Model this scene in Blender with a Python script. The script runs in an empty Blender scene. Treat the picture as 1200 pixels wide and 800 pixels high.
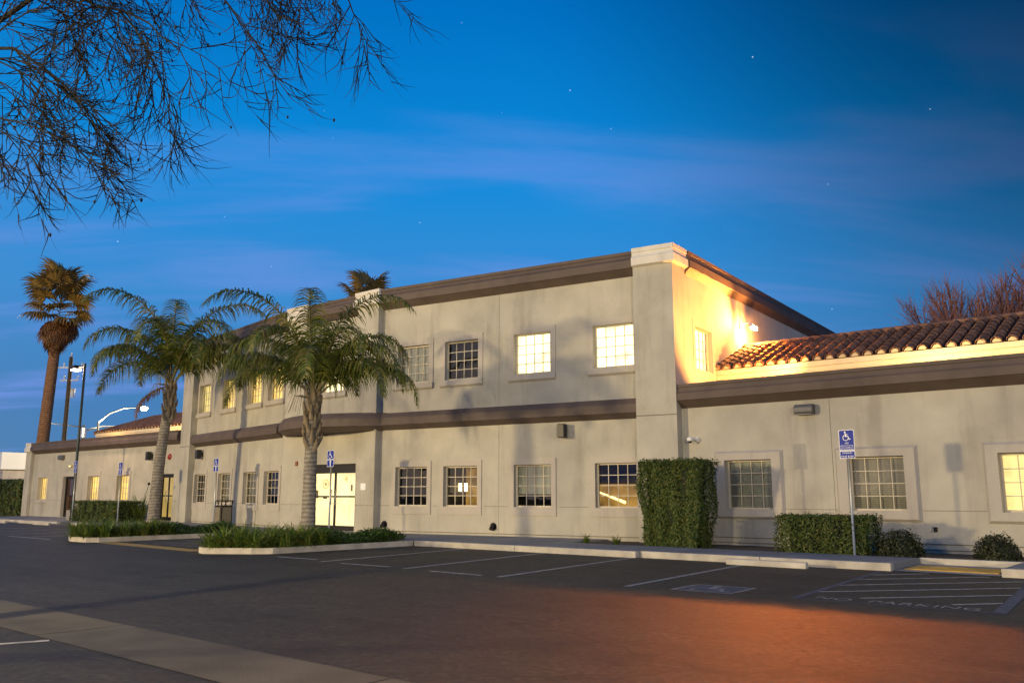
import bpy, bmesh, math, random
from mathutils import Vector, Matrix, Euler
S = bpy.context.scene
COL = S.collection
RAD = math.radians

# ------------------------------------------------------------------ camera
cam_d = bpy.data.cameras.new("camera")
cam_d.sensor_width = 36.0
cam_d.lens = 1009.0 / 1200.0 * 36.0
cam_d.clip_start = 0.1
cam_d.clip_end = 3000
cam = bpy.data.objects.new("camera", cam_d)
COL.objects.link(cam)
cam.location = (0, 0, 1.5)
cam.rotation_euler = (RAD(90 + 10.06), 0, RAD(40.208))
S.camera = cam

# ------------------------------------------------------------------ dusk sky
W = bpy.data.worlds.new("World")
S.world = W
W.use_nodes = True
wt = W.node_tree
wt.nodes.clear()
def wn(t, **k):
    n = wt.nodes.new(t)
    for a, b in k.items(): setattr(n, a, b)
    return n
def wl(a, b): wt.links.new(a, b)
def wmath(op, a, b=None, c=None, clamp=False):
    n = wn('ShaderNodeMath', operation=op); n.use_clamp = clamp
    for i, v in enumerate((a, b, c)):
        if v is None: continue
        if isinstance(v, (int, float)): n.inputs[i].default_value = v
        else: wl(v, n.inputs[i])
    return n.outputs[0]
def wramp(fac, stops):
    n = wn('ShaderNodeValToRGB')
    el = n.color_ramp.elements
    el[0].position, el[0].color = stops[0][0], (*stops[0][1], 1)
    el[1].position, el[1].color = stops[-1][0], (*stops[-1][1], 1)
    for p, c in stops[1:-1]:
        e = el.new(p); e.color = (*c, 1)
    wl(fac, n.inputs[0]); return n.outputs[0]
def wmix(kind, fac, a, b):
    n = wn('ShaderNodeMix', data_type='RGBA', blend_type=kind)
    for i, v in ((0, fac), (6, a), (7, b)):
        if isinstance(v, (int, float)): n.inputs[i].default_value = v
        elif isinstance(v, tuple): n.inputs[i].default_value = (*v, 1)
        else: wl(v, n.inputs[i])
    return n.outputs[2]
SUNSET = Vector((-0.45, -0.90, 0)).normalized()      # where the sun went down, behind and left of the camera
sky = wn('ShaderNodeTexSky', sky_type='NISHITA')
sky.sun_disc = False
sky.sun_elevation = RAD(2.0)
sky.sun_rotation = math.atan2(SUNSET.x, SUNSET.y)
sky.ozone_density = 4.0
tc = wn('ShaderNodeTexCoord')
dirv = tc.outputs['Generated']
nrm = wn('ShaderNodeVectorMath', operation='NORMALIZE'); wl(dirv, nrm.inputs[0]); dirv = nrm.outputs[0]
sep = wn('ShaderNodeSeparateXYZ'); wl(dirv, sep.inputs[0])
z = wmath('MAXIMUM', sep.outputs[2], 0.0)
base = wramp(z, [(0.0, (.085, .215, .43)), (.09, (.066, .215, .475)), (.22, (.045, .265, .64)), (.36, (.004, .255, .70)), (.52, (.0, .165, .55)), (1.0, (.0, .05, .22))])
def wdot(v):
    n = wn('ShaderNodeVectorMath', operation='DOT_PRODUCT'); wl(dirv, n.inputs[0]); n.inputs[1].default_value = v
    return n.outputs['Value']
west = wdot(tuple(SUNSET))
# the side away from the sunset is darker
side = wdot((0.135, 0.800, 0.585))
dk = wn('ShaderNodeMapRange', interpolation_type='SMOOTHERSTEP'); wl(side, dk.inputs[0])
dk.inputs[1].default_value = .70; dk.inputs[2].default_value = 1.04; dk.inputs[3].default_value = 1.0; dk.inputs[4].default_value = .12
dark = dk.outputs[0]
base = wmix('MULTIPLY', 1.0, base, wmix('MIX', dark, (0, 0, 0), (1, 1, 1)))
# afterglow low in the west
glow = wmath('MULTIPLY', wmath('POWER', wmath('MAXIMUM', west, 0.0), 2.0), wmath('POWER', wmath('SUBTRACT', 1.0, z), 5.0))
base = wmix('ADD', glow, base, (.75, .42, .20))
# a share of the physical sky
skyc = wmix('MULTIPLY', 1.0, sky.outputs[0], (.002, .006, .010))
base = wmix('ADD', 1.0, base, skyc)
# thin violet cirrus
zz = wmath('ADD', z, 0.16)
cv = wn('ShaderNodeCombineXYZ')
wl(wmath('DIVIDE', sep.outputs[0], zz), cv.inputs[0]); wl(wmath('DIVIDE', sep.outputs[1], zz), cv.inputs[1])
mr_ = wn('ShaderNodeMapping'); mr_.inputs['Rotation'].default_value = (0, 0, RAD(-47)); wl(cv.outputs[0], mr_.inputs[0])
mp = wn('ShaderNodeMapping'); mp.inputs['Scale'].default_value = (.55, 1.9, 1); mp.inputs['Location'].default_value = (2.3, .4, 0); wl(mr_.outputs[0], mp.inputs[0])
nz = wn('ShaderNodeTexNoise'); nz.inputs['Scale'].default_value = 1.25; nz.inputs['Detail'].default_value = 8; nz.inputs['Roughness'].default_value = .52; nz.inputs['Distortion'].default_value = .5
wl(mp.outputs[0], nz.inputs[0])
cl = wn('ShaderNodeMapRange', interpolation_type='SMOOTHSTEP'); wl(nz.outputs[0], cl.inputs[0])
cl.inputs[1].default_value = .47; cl.inputs[2].default_value = .70
cf = wmath('MULTIPLY', cl.outputs[0], wmath('SUBTRACT', 1.15, wmath('MULTIPLY', z, 1.9), clamp=True))
cfs = wmath('MULTIPLY', cf, .95)
base = wmix('MIX', cfs, base, wmix('MULTIPLY', 1.0, (.17, .30, .77), wmix('MIX', dark, (0, 0, 0), (1, 1, 1))))
# first stars
def sdir(x, y):
    p = RAD(10.06); yw = RAD(40.208)
    F = Vector((-math.sin(yw) * math.cos(p), math.cos(yw) * math.cos(p), math.sin(p)))
    R = Vector((math.cos(yw), math.sin(yw), 0)); U = R.cross(F)
    return (F * 1009 + R * (x - 600) + U * (400 - y)).normalized()
star = None
for x, y, s in ((668, 106, 1.0), (882, 67, .9), (492, 261, .8), (138, 283, .9), (716, 151, .6), (975, 362, .5), (1090, 128, .6), (541, 27, .4), (380, 130, .5), (390, 162, .4), (263, 254, .4), (318, 312, .5), (970, 216, .4), (588, 132, .3)):
    d = wmath('MULTIPLY', wmath('GREATER_THAN', wdot(tuple(sdir(x, y))), math.cos(.00068 * (.7 + .3 * s))), s)
    star = d if star is None else wmath('ADD', star, d)
base = wmix('ADD', star, base, (.48, .50, .55))
bg = wn('ShaderNodeBackground'); wl(base, bg.inputs[0]); bg.inputs[1].default_value = 1.0
out = wn('ShaderNodeOutputWorld'); wl(bg.outputs[0], out.inputs[0])

# ------------------------------------------------------------------ what is left of the sun
sun_d = bpy.data.lights.new("sun", 'SUN')
sun_d.energy = 0.12
sun_d.angle = RAD(25)
sun_d.color = (1.0, .74, .52)
sun = bpy.data.objects.new("sun", sun_d); COL.objects.link(sun)
sv = Vector((SUNSET.x, SUNSET.y, .16)).normalized()
sun.rotation_euler = (-sv).to_track_quat('-Z', 'Y').to_euler()

vs = S.view_settings
vs.view_transform = 'Standard'; vs.look = 'None'; vs.exposure = 0.0; vs.gamma = 1.0; vs.use_curve_mapping = False
S.cycles.use_denoising = True
S.cycles.max_bounces = 6
S.cycles.transparent_max_bounces = 12
S.cycles.caustics_reflective = False; S.cycles.caustics_refractive = False
S.cycles.sample_clamp_indirect = 6.0

# ------------------------------------------------------------------ materials
def newmat(name):
    m = bpy.data.materials.new(name); m.use_nodes = True
    nt = m.node_tree
    b = nt.nodes['Principled BSDF']
    return m, nt, b
def plain(name, col, rough=.6, metal=0.0, noise=0.0, nscale=8.0, bump=0.0, bscale=60.0, spec=.5):
    m, nt, b = newmat(name)
    b.inputs['Roughness'].default_value = rough; b.inputs['Metallic'].default_value = metal
    b.inputs['Specular IOR Level'].default_value = spec
    geo = nt.nodes.new('ShaderNodeNewGeometry')
    if noise:
        n = nt.nodes.new('ShaderNodeTexNoise'); n.inputs['Scale'].default_value = nscale; n.inputs['Detail'].default_value = 6
        nt.links.new(geo.outputs['Position'], n.inputs['Vector'])
        r = nt.nodes.new('ShaderNodeValToRGB')
        r.color_ramp.elements[0].position = .25; r.color_ramp.elements[1].position = .75
        r.color_ramp.elements[0].color = (*[c * (1 - noise) for c in col], 1); r.color_ramp.elements[1].color = (*[min(1, c * (1 + noise)) for c in col], 1)
        nt.links.new(n.outputs[0], r.inputs[0]); nt.links.new(r.outputs[0], b.inputs['Base Color'])
    else:
        b.inputs['Base Color'].default_value = (*col, 1)
    if bump:
        n2 = nt.nodes.new('ShaderNodeTexNoise'); n2.inputs['Scale'].default_value = bscale; n2.inputs['Detail'].default_value = 4
        nt.links.new(geo.outputs['Position'], n2.inputs['Vector'])
        bp = nt.nodes.new('ShaderNodeBump'); bp.inputs['Strength'].default_value = bump; bp.inputs['Distance'].default_value = .02
        nt.links.new(n2.outputs[0], bp.inputs['Height']); nt.links.new(bp.outputs[0], b.inputs['Normal'])
    return m
def emit(name, col, s):
    m, nt, b = newmat(name)
    b.inputs['Base Color'].default_value = (*[min(c, .8) for c in col], 1)
    b.inputs['Emission Color'].default_value = (*col, 1); b.inputs['Emission Strength'].default_value = s
    return m
def ncolor(nt, vec, scale, stops, detail=6, rough=.55, mapscale=None):
    n = nt.nodes.new('ShaderNodeTexNoise'); n.inputs['Scale'].default_value = scale; n.inputs['Detail'].default_value = detail; n.inputs['Roughness'].default_value = rough
    if mapscale:
        mpn = nt.nodes.new('ShaderNodeMapping'); mpn.inputs['Scale'].default_value = mapscale
        nt.links.new(vec, mpn.inputs[0]); vec = mpn.outputs[0]
    nt.links.new(vec, n.inputs['Vector'])
    r = nt.nodes.new('ShaderNodeValToRGB')
    el = r.color_ramp.elements
    el[0].position, el[0].color = stops[0][0], (*stops[0][1], 1)
    el[1].position, el[1].color = stops[-1][0], (*stops[-1][1], 1)
    for p, c in stops[1:-1]:
        e = el.new(p); e.color = (*c, 1)
    nt.links.new(n.outputs[0], r.inputs[0]); return r.outputs[0], n
def mixc(nt, kind, fac, a, b):
    n = nt.nodes.new('ShaderNodeMix'); n.data_type = 'RGBA'; n.blend_type = kind
    for i, v in ((0, fac), (6, a), (7, b)):
        if isinstance(v, (int, float)): n.inputs[i].default_value = v
        elif isinstance(v, tuple): n.inputs[i].default_value = (*v, 1)
        else: nt.links.new(v, n.inputs[i])
    return n.outputs[2]
def stucco(name, c, amt=.13):
    m, nt, b = newmat(name)
    g = nt.nodes.new('ShaderNodeNewGeometry').outputs['Position']
    a, _ = ncolor(nt, g, .9, [(.3, (1 - amt,) * 3), (.7, (1 + amt * .5,) * 3)], 7)
    s, _ = ncolor(nt, g, 1.6, [(.32, (.70, .69, .70)), (.50, (1, 1, 1)), (.8, (1.05, 1.04, 1.0))], 6, .62, (1, 1, .13))
    f, fn = ncolor(nt, g, 42, [(.3, (.93,) * 3), (.7, (1.06,) * 3)], 3)
    x = mixc(nt, 'MULTIPLY', 1, c, a); x = mixc(nt, 'MULTIPLY', .62, x, s); x = mixc(nt, 'MULTIPLY', 1, x, f)
    nt.links.new(x, b.inputs['Base Color'])
    b.inputs['Roughness'].default_value = .9; b.inputs['Specular IOR Level'].default_value = .2
    n2 = nt.nodes.new('ShaderNodeTexNoise'); n2.inputs['Scale'].default_value = 28; n2.inputs['Detail'].default_value = 6; nt.links.new(g, n2.inputs['Vector'])
    bp = nt.nodes.new('ShaderNodeBump'); bp.inputs['Strength'].default_value = .35; bp.inputs['Distance'].default_value = .012
    nt.links.new(n2.outputs[0], bp.inputs['Height']); nt.links.new(bp.outputs[0], b.inputs['Normal'])
    return m
M = {}
M['stucco'] = stucco('tan_stucco', (.445, .418, .356), .17)
M['trim'] = stucco('trim_stucco', (.45, .41, .36), .08)
M['cap'] = stucco('cap_stucco', (.66, .62, .55), .06)
M['cornice'] = plain('brown_cornice', (.092, .066, .054), .7, noise=.25, nscale=1.5, bump=.15, bscale=20)
M['joint'] = plain('dark_joint', (.16, .145, .125), .9)  # darker tan for joint strips and weep screeds
M['roofing'] = plain('roof_membrane', (.30, .28, .25), .9, noise=.2, nscale=2)
M['concrete'] = plain('concrete', (.27, .255, .23), .85, noise=.30, nscale=1.6, bump=.25, bscale=45)
M['kerb'] = plain('kerb_concrete', (.42, .385, .33), .85, noise=.28, nscale=2.4, bump=.3, bscale=35)
M['walk'] = plain('sidewalk_concrete', (.205, .205, .205), .85, noise=.22, nscale=1.1, bump=.2, bscale=50)
M['gutter'] = plain('gutter_concrete', (.075, .066, .051), .9, noise=.42, nscale=1.3, bump=.3, bscale=40)
M['soil'] = plain('planter_soil', (.06, .045, .032), .95, noise=.4, nscale=9, bump=.8, bscale=30)
M['frame'] = plain('window_frame', (.52, .46, .36), .5)
M['darkmetal'] = plain('dark_bronze', (.018, .015, .013), .45, .3)
M['black'] = plain('black_metal', (.012, .012, .013), .45)
M['pole'] = plain('galvanised_pole', (.42, .43, .41), .45, .6)
M['green_pole'] = plain('dark_green_pole', (.02, .035, .028), .5)
M['grey'] = plain('grey_fixture', (.10, .10, .105), .5)
M['white'] = plain('white_paint', (.78, .77, .74), .5)
M['blue'] = plain('sign_blue', (.004, .022, .30), .5, spec=.25)
M['signwhite'] = plain('sign_white', (.82, .84, .86), .4)
M['red'] = plain('alarm_red', (.28, .03, .02), .45)
M['beige'] = plain('beige_plastic', (.5, .42, .25), .5)
M['room'] = plain('dark_room', (.022, .017, .012), .9)
M['paint'] = plain('worn_paint', (.36, .345, .32), .8, noise=.45, nscale=7)
M['oldpaint'] = plain('faded_paint', (.27, .26, .25), .85, noise=.5, nscale=9)
M['yellow'] = plain('yellow_dome_paint', (.42, .26, .055), .75, noise=.25, nscale=6)
M['blue_paint'] = plain('faded_blue_paint', (.065, .07, .10), .85, noise=.35, nscale=6)
M['tile'] = None
def asphalt():
    m, nt, b = newmat('asphalt')
    g = nt.nodes.new('ShaderNodeNewGeometry').outputs['Position']
    big, _ = ncolor(nt, g, .22, [(.3, (.030, .0275, .0215)), (.55, (.042, .0385, .030)), (.75, (.054, .049, .038))], 6, .6)
    tr, _ = ncolor(nt, g, .5, [(.35, (.72,) * 3), (.6, (1.05,) * 3)], 5, .6, (.25, 2.2, 1))
    grit, gn = ncolor(nt, g, 11, [(.37, (.18,) * 3), (.48, (.75,) * 3), (.58, (1.5, 1.42, 1.3)), (.67, (3.6, 3.4, 3.1))], 7, .88)
    mott, mn = ncolor(nt, g, 2.6, [(.32, (.62,) * 3), (.5, (1,) * 3), (.7, (1.38, 1.36, 1.3))], 6, .7)
    grit = mixc(nt, 'MULTIPLY', 1, grit, mott)
    x = mixc(nt, 'MULTIPLY', 1, big, tr); x = mixc(nt, 'MULTIPLY', 1, x, grit)
    # hairline cracks
    v = nt.nodes.new('ShaderNodeTexVoronoi'); v.feature = 'DISTANCE_TO_EDGE'; v.inputs['Scale'].default_value = .19
    dn = nt.nodes.new('ShaderNodeTexNoise'); dn.inputs['Scale'].default_value = 1.3; dn.inputs['Detail'].default_value = 6; nt.links.new(g, dn.inputs['Vector'])
    va = nt.nodes.new('ShaderNodeVectorMath'); va.operation = 'MULTIPLY_ADD'; va.inputs[1].default_value = (1.6, 1.6, 0); nt.links.new(dn.outputs['Color'], va.inputs[0]); nt.links.new(g, va.inputs[2])
    nt.links.new(va.outputs[0], v.inputs['Vector'])
    r = nt.nodes.new('ShaderNodeMapRange'); nt.links.new(v.outputs['Distance'], r.inputs[0]); r.inputs[1].default_value = .0022; r.inputs[2].default_value = .0060; r.inputs[3].default_value = .38; r.inputs[4].default_value = 1
    x = mixc(nt, 'MULTIPLY', 1, x, r.outputs[0])
    # oil drips
    o, _ = ncolor(nt, g, .8, [(.33, (.42,) * 3), (.43, (1,) * 3), (1, (1,) * 3)], 5)
    x = mixc(nt, 'MULTIPLY', .8, x, o)
    nt.links.new(x, b.inputs['Base Color'])
    b.inputs['Roughness'].default_value = .66; b.inputs['Specular IOR Level'].default_value = .5
    bp = nt.nodes.new('ShaderNodeBump'); bp.inputs['Strength'].default_value = 1.0; bp.inputs['Distance'].default_value = .05
    nt.links.new(gn.outputs[0], bp.inputs['Height']); nt.links.new(bp.outputs[0], b.inputs['Normal'])
    return m
M['asphalt'] = asphalt()
def leafmat(name, cols, rough=.5, trans=.25):
    m, nt, b = newmat(name)
    g = nt.nodes.new('ShaderNodeNewGeometry')
    r = nt.nodes.new('ShaderNodeValToRGB')
    el = r.color_ramp.elements
    el[0].position, el[0].color = 0, (*cols[0], 1)
    el[1].position, el[1].color = 1, (*cols[-1], 1)
    for i, c in enumerate(cols[1:-1]):
        e = el.new((i + 1) / (len(cols) - 1)); e.color = (*c, 1)
    nt.links.new(g.outputs['Random Per Island'], r.inputs[0])
    nt.links.new(r.outputs[0], b.inputs['Base Color'])
    b.inputs['Roughness'].default_value = rough; b.inputs['Specular IOR Level'].default_value = .35
    if trans:
        t = nt.nodes.new('ShaderNodeBsdfTranslucent'); nt.links.new(r.outputs[0], t.inputs[0])
        mx = nt.nodes.new('ShaderNodeMixShader'); mx.inputs[0].default_value = trans
        nt.links.new(b.outputs[0], mx.inputs[1]); nt.links.new(t.outputs[0], mx.inputs[2])
        nt.links.new(mx.outputs[0], nt.nodes['Material Output'].inputs[0])
    return m
M['hedge'] = leafmat('hedge_leaf', [(.022, .042, .009), (.05, .088, .016), (.10, .14, .024), (.14, .13, .03)])
M['darkshrub'] = leafmat('dark_shrub_leaf', [(.012, .018, .008), (.03, .038, .012), (.05, .055, .018)])
M['strap'] = leafmat('strap_leaf', [(.05, .105, .014), (.10, .17, .024), (.18, .24, .036), (.26, .24, .06)])
M['ground_leaf'] = leafmat('ground_cover_leaf', [(.02, .05, .01), (.05, .10, .018), (.09, .14, .025)])
M['palmleaf'] = leafmat('palm_leaflet', [(.05, .075, .012), (.095, .13, .02), (.16, .18, .035), (.24, .19, .05)])
M['fanleaf'] = leafmat('fan_leaf', [(.14, .11, .03), (.25, .17, .05), (.36, .20, .06)])  # brightened and pushed to orange; street-lamp light is in the leaf colour
M['deadleaf'] = leafmat('dead_leaf', [(.14, .06, .02), (.20, .09, .03), (.10, .05, .02)])
M['petiole'] = plain('petiole', (.13, .11, .05), .6, noise=.3, nscale=10)
def trunkmat(name, c, ring, amp):
    m, nt, b = newmat(name)
    g = nt.nodes.new('ShaderNodeNewGeometry').outputs['Position']
    n, _ = ncolor(nt, g, 7, [(.3, tuple(x * .62 for x in c)), (.7, tuple(x * 1.2 for x in c))], 6)
    w = nt.nodes.new('ShaderNodeTexWave'); w.wave_type = 'BANDS'; w.bands_direction = 'Z'; w.inputs['Scale'].default_value = ring; w.inputs['Distortion'].default_value = 2.2; w.inputs['Detail'].default_value = 3
    nt.links.new(g, w.inputs['Vector'])
    mr = nt.nodes.new('ShaderNodeMapRange'); nt.links.new(w.outputs['Fac'], mr.inputs[0]); mr.inputs[3].default_value = 1 - amp; mr.inputs[4].default_value = 1.08
    x = mixc(nt, 'MULTIPLY', 1, n, mr.outputs[0])
    nt.links.new(x, b.inputs['Base Color']); b.inputs['Roughness'].default_value = .9
    bp = nt.nodes.new('ShaderNodeBump'); bp.inputs['Strength'].default_value = .8; bp.inputs['Distance'].default_value = .03
    nt.links.new(w.outputs['Fac'], bp.inputs['Height']); nt.links.new(bp.outputs[0], b.inputs['Normal'])
    return m
M['palmtrunk'] = trunkmat('grey_palm_trunk', (.27, .24, .20), 2.6, .35)
M['fantrunk'] = trunkmat('lamp_orange_fan_trunk', (.30, .15, .07), 2.2, .4)  # brown raised towards orange; street-lamp glow is put into the trunk colour
M['leafbase'] = plain('old_leaf_base', (.18, .14, .09), .85, noise=.45, nscale=8, bump=.5, bscale=20)
M['bark'] = plain('shaded_bark', (.004, .0035, .003), .9, noise=.3, nscale=12)  # near black: the overhead tree's lack of lamplight is put into the colour
M['rustbark'] = plain('red_brown_bark', (.24, .105, .07), .85, noise=.3, nscale=5)
def tilemat():
    m, nt, b = newmat('clay_tile')
    g = nt.nodes.new('ShaderNodeNewGeometry')
    r = nt.nodes.new('ShaderNodeValToRGB'); el = r.color_ramp.elements
    el[0].color = (.13, .066, .042, 1); el[1].color = (.30, .155, .092, 1)
    e = el.new(.5); e.color = (.205, .10, .06, 1)
    nt.links.new(g.outputs['Random Per Island'], r.inputs[0])
    n, _ = ncolor(nt, g.outputs['Position'], 9, [(.3, (.7,) * 3), (.7, (1.15,) * 3)], 5)
    nt.links.new(mixc(nt, 'MULTIPLY', 1, r.outputs[0], n), b.inputs['Base Color']); b.inputs['Roughness'].default_value = .85
    return m
M['tile'] = tilemat()
M['mortar'] = plain('tile_mortar', (.5, .42, .30), .9, noise=.2, nscale=6)
M['fascia'] = plain('cream_fascia', (.62, .54, .40), .7, noise=.06, nscale=3)
def glass():
    m, nt, b = newmat('window_glass')
    nt.nodes.remove(b)
    t = nt.nodes.new('ShaderNodeBsdfTransparent'); t.inputs[0].default_value = (.86, .9, .88, 1)
    gl = nt.nodes.new('ShaderNodeBsdfGlossy'); gl.inputs['Roughness'].default_value = .015
    geo = nt.nodes.new('ShaderNodeNewGeometry')
    nn = nt.nodes.new('ShaderNodeTexNoise'); nn.inputs['Scale'].default_value = 1.3; nt.links.new(geo.outputs['Position'], nn.inputs['Vector'])
    bp = nt.nodes.new('ShaderNodeBump'); bp.inputs['Strength'].default_value = .06; bp.inputs['Distance'].default_value = .05; nt.links.new(nn.outputs[0], bp.inputs['Height']); nt.links.new(bp.outputs[0], gl.inputs['Normal'])
    f = nt.nodes.new('ShaderNodeFresnel'); f.inputs[0].default_value = 1.5
    ad = nt.nodes.new('ShaderNodeMath'); ad.operation = 'MULTIPLY'; ad.inputs[1].default_value = 1.15; nt.links.new(f.outputs[0], ad.inputs[0])
    mx = nt.nodes.new('ShaderNodeMixShader'); nt.links.new(ad.outputs[0], mx.inputs[0]); nt.links.new(t.outputs[0], mx.inputs[1]); nt.links.new(gl.outputs[0], mx.inputs[2])
    nt.links.new(mx.outputs[0], nt.nodes['Material Output'].inputs[0])
    return m
M['glass'] = glass()
def blind(name, col, em=0.0, ecol=(1, 1, 1), slats=38.0, var=.25):
    """horizontal mini-blind; a lit one glows with the room behind it"""
    m, nt, b = newmat(name)
    g = nt.nodes.new('ShaderNodeNewGeometry').outputs['Position']
    w = nt.nodes.new('ShaderNodeTexWave'); w.bands_direction = 'Z'; w.inputs['Scale'].default_value = slats / 6.283 * 1.0
    nt.links.new(g, w.inputs['Vector'])
    mr = nt.nodes.new('ShaderNodeMapRange'); nt.links.new(w.outputs['Fac'], mr.inputs[0]); mr.inputs[3].default_value = .72; mr.inputs[4].default_value = 1.0
    n, _ = ncolor(nt, g, 1.4, [(.35, (1 - var,) * 3), (.65, (1,) * 3)], 2)
    base = mixc(nt, 'MULTIPLY', 1, mixc(nt, 'MULTIPLY', 1, col, mr.outputs[0]), n)
    nt.links.new(base, b.inputs['Base Color']); b.inputs['Roughness'].default_value = .7
    if em:
        e = mixc(nt, 'MULTIPLY', 1, mixc(nt, 'MULTIPLY', 1, ecol, mr.outputs[0]), n)
        nt.links.new(e, b.inputs['Emission Color']); b.inputs['Emission Strength'].default_value = em
    return m
M['blind_white'] = blind('lit_white_blind', (.7, .68, .6), 3.9, (1.0, .80, .42), 38, .5)
M['blind_gold'] = blind('lit_gold_blind', (.6, .5, .3), 1.9, (1.0, .62, .14), 38, .35)
M['blind_yellow'] = blind('lit_yellow_blind', (.65, .6, .4), 1.5, (1.0, .74, .25), 38, .3)
M['blind_grey'] = blind('grey_blind', (.46, .45, .43), 0)
M['blind_dim'] = blind('dim_blind', (.30, .27, .22), .015, (1, .7, .3))
M['glow_door'] = blind('lit_lobby_wall', (.75, .7, .55), 2.3, (1.0, .76, .36), .01, .22)
M['glow_soft'] = emit('warm_lamp', (1.0, .72, .30), 14)
M['glow_strip'] = emit('strip_lamp', (1.0, .66, .26), 3.0)
M['glow_room'] = blind('warm_room_wall', (.3, .2, .08), .75, (1.0, .50, .10), .01, .8)
M['glow_hot'] = emit('hot_lamp', (1.0, .82, .50), 60)
M['glow_lens'] = emit('cool_lamp_lens', (1.0, .88, .78), 30)
M['glow_green'] = emit('street_lamp_lens', (.80, 1.0, .78), 45)

# ------------------------------------------------------------------ mesh helpers
class MB:
    def __init__(s): s.v = []; s.f = []; s.m = []; s.mi = 0
    def quad(s, a, b, c, d):
        i = len(s.v); s.v += [tuple(a), tuple(b), tuple(c), tuple(d)]; s.f.append((i, i + 1, i + 2, i + 3)); s.m.append(s.mi)
    def tri(s, a, b, c):
        i = len(s.v); s.v += [tuple(a), tuple(b), tuple(c)]; s.f.append((i, i + 1, i + 2)); s.m.append(s.mi)
    def poly(s, pts):
        i = len(s.v); s.v += [tuple(p) for p in pts]; s.f.append(tuple(range(i, i + len(pts)))); s.m.append(s.mi)
    def box(s, x0, y0, z0, x1, y1, z1):
        s.prism([(x0, y0), (x1, y0), (x1, y1), (x0, y1)], z0, z1)
    def prism(s, pts, z0, z1):
        i = len(s.v); n = len(pts)
        s.v += [(x, y, z0) for x, y in pts] + [(x, y, z1) for x, y in pts]
        s.f.append(tuple(range(i + n - 1, i - 1, -1))); s.f.append(tuple(range(i + n, i + 2 * n))); s.m += [s.mi] * 2
        for k in range(n):
            j = (k + 1) % n
            s.f.append((i + k, i + j, i + n + j, i + n + k)); s.m.append(s.mi)
    def obox(s, c, ux, uy, uz):
        c, ux, uy, uz = map(Vector, (c, ux, uy, uz)); i = len(s.v)
        for a in (-1, 1):
            for b in (-1, 1):
                for d in (-1, 1): s.v.append(tuple(c + ux * a + uy * b + uz * d))
        for q in ((0, 1, 3, 2), (4, 6, 7, 5), (0, 4, 5, 1), (2, 3, 7, 6), (0, 2, 6, 4), (1, 5, 7, 3)):
            s.f.append(tuple(i + k for k in q)); s.m.append(s.mi)
    def tube(s, pts, rads, k=8, cap=True):
        pts = [Vector(p) for p in pts]; i0 = len(s.v); n = len(pts)
        ref = Vector((0, 0, 1)) if abs((pts[-1] - pts[0]).normalized().z) < .9 else Vector((1, 0, 0))
        for j, p in enumerate(pts):
            t = (pts[min(j + 1, n - 1)] - pts[max(j - 1, 0)]).normalized()
            a = t.cross(ref)
            if a.length < 1e-4: a = t.cross(Vector((0, 1, 0)))
            a.normalize(); b = t.cross(a); r = rads[j] if hasattr(rads, '__len__') else rads
            for q in range(k):
                th = 2 * math.pi * q / k
                s.v.append(tuple(p + a * (r * math.cos(th)) + b * (r * math.sin(th))))
        for j in range(n - 1):
            for q in range(k):
                q2 = (q + 1) % k
                s.f.append((i0 + j * k + q, i0 + j * k + q2, i0 + (j + 1) * k + q2, i0 + (j + 1) * k + q)); s.m.append(s.mi)
        if cap:
            s.f.append(tuple(range(i0, i0 + k))); s.f.append(tuple(i0 + (n - 1) * k + q for q in range(k - 1, -1, -1))); s.m += [s.mi] * 2
    def sphere(s, c, r, seg=10, ring=6, sc=(1, 1, 1)):
        i0 = len(s.v)
        for a in range(ring + 1):
            th = math.pi * a / ring
            for b in range(seg):
                ph = 2 * math.pi * b / seg
                s.v.append((c[0] + r * sc[0] * math.sin(th) * math.cos(ph), c[1] + r * sc[1] * math.sin(th) * math.sin(ph), c[2] + r * sc[2] * math.cos(th)))
        for a in range(ring):
            for b in range(seg):
                b2 = (b + 1) % seg
                s.f.append((i0 + a * seg + b, i0 + (a + 1) * seg + b, i0 + (a + 1) * seg + b2, i0 + a * seg + b2)); s.m.append(s.mi)
    def mesh(s, name, mats, smooth=False):
        me = bpy.data.meshes.new(name); me.from_pydata(s.v, [], s.f)
        if not isinstance(mats, (list, tuple)): mats = [mats]
        for m in mats: me.materials.append(m)
        if len(mats) > 1: me.polygons.foreach_set('material_index', s.m)
        if smooth: me.polygons.foreach_set('use_smooth', [True] * len(me.polygons))
        me.update(); return me
    def shifted(s, o):
        s.v = [(x - o[0], y - o[1], z - o[2]) for x, y, z in s.v]; return s
def obj(name, me, parent=None, loc=(0, 0, 0), rot=(0, 0, 0), label=None, cat=None, group=None, kind=None):
    o = bpy.data.objects.new(name, me); COL.objects.link(o)
    o.location = loc; o.rotation_euler = rot
    if parent: o.parent = parent
    for k, v in (('label', label), ('category', cat), ('group', group), ('kind', kind)):
        if v: o[k] = v
    return o
def thing(name, label, cat, loc=(0, 0, 0), rz=0, group=None):
    return obj(name, None, None, loc, (0, 0, rz), label, cat, group)
def part(name, mb, mat, parent, smooth=False, world=True, label=None):
    """mesh given in world coordinates becomes a child of an unrotated thing"""
    if world: mb.shifted(parent.location)
    return obj(name, mb.mesh(name, mat, smooth), parent, label=label)
def dup(root, loc=None, rz=None, label=None, group=None, scale=None):
    r = root.copy(); COL.objects.link(r)
    if loc is not None: r.location = loc
    if rz is not None: r.rotation_euler[2] = rz
    if scale: r.scale = (scale,) * 3
    if label: r['label'] = label
    if group: r['group'] = group
    for ch in root.children:
        c = ch.copy(); COL.objects.link(c); c.parent = r
        for g in ch.children:
            d = g.copy(); COL.objects.link(d); d.parent = c
    return r
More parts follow.
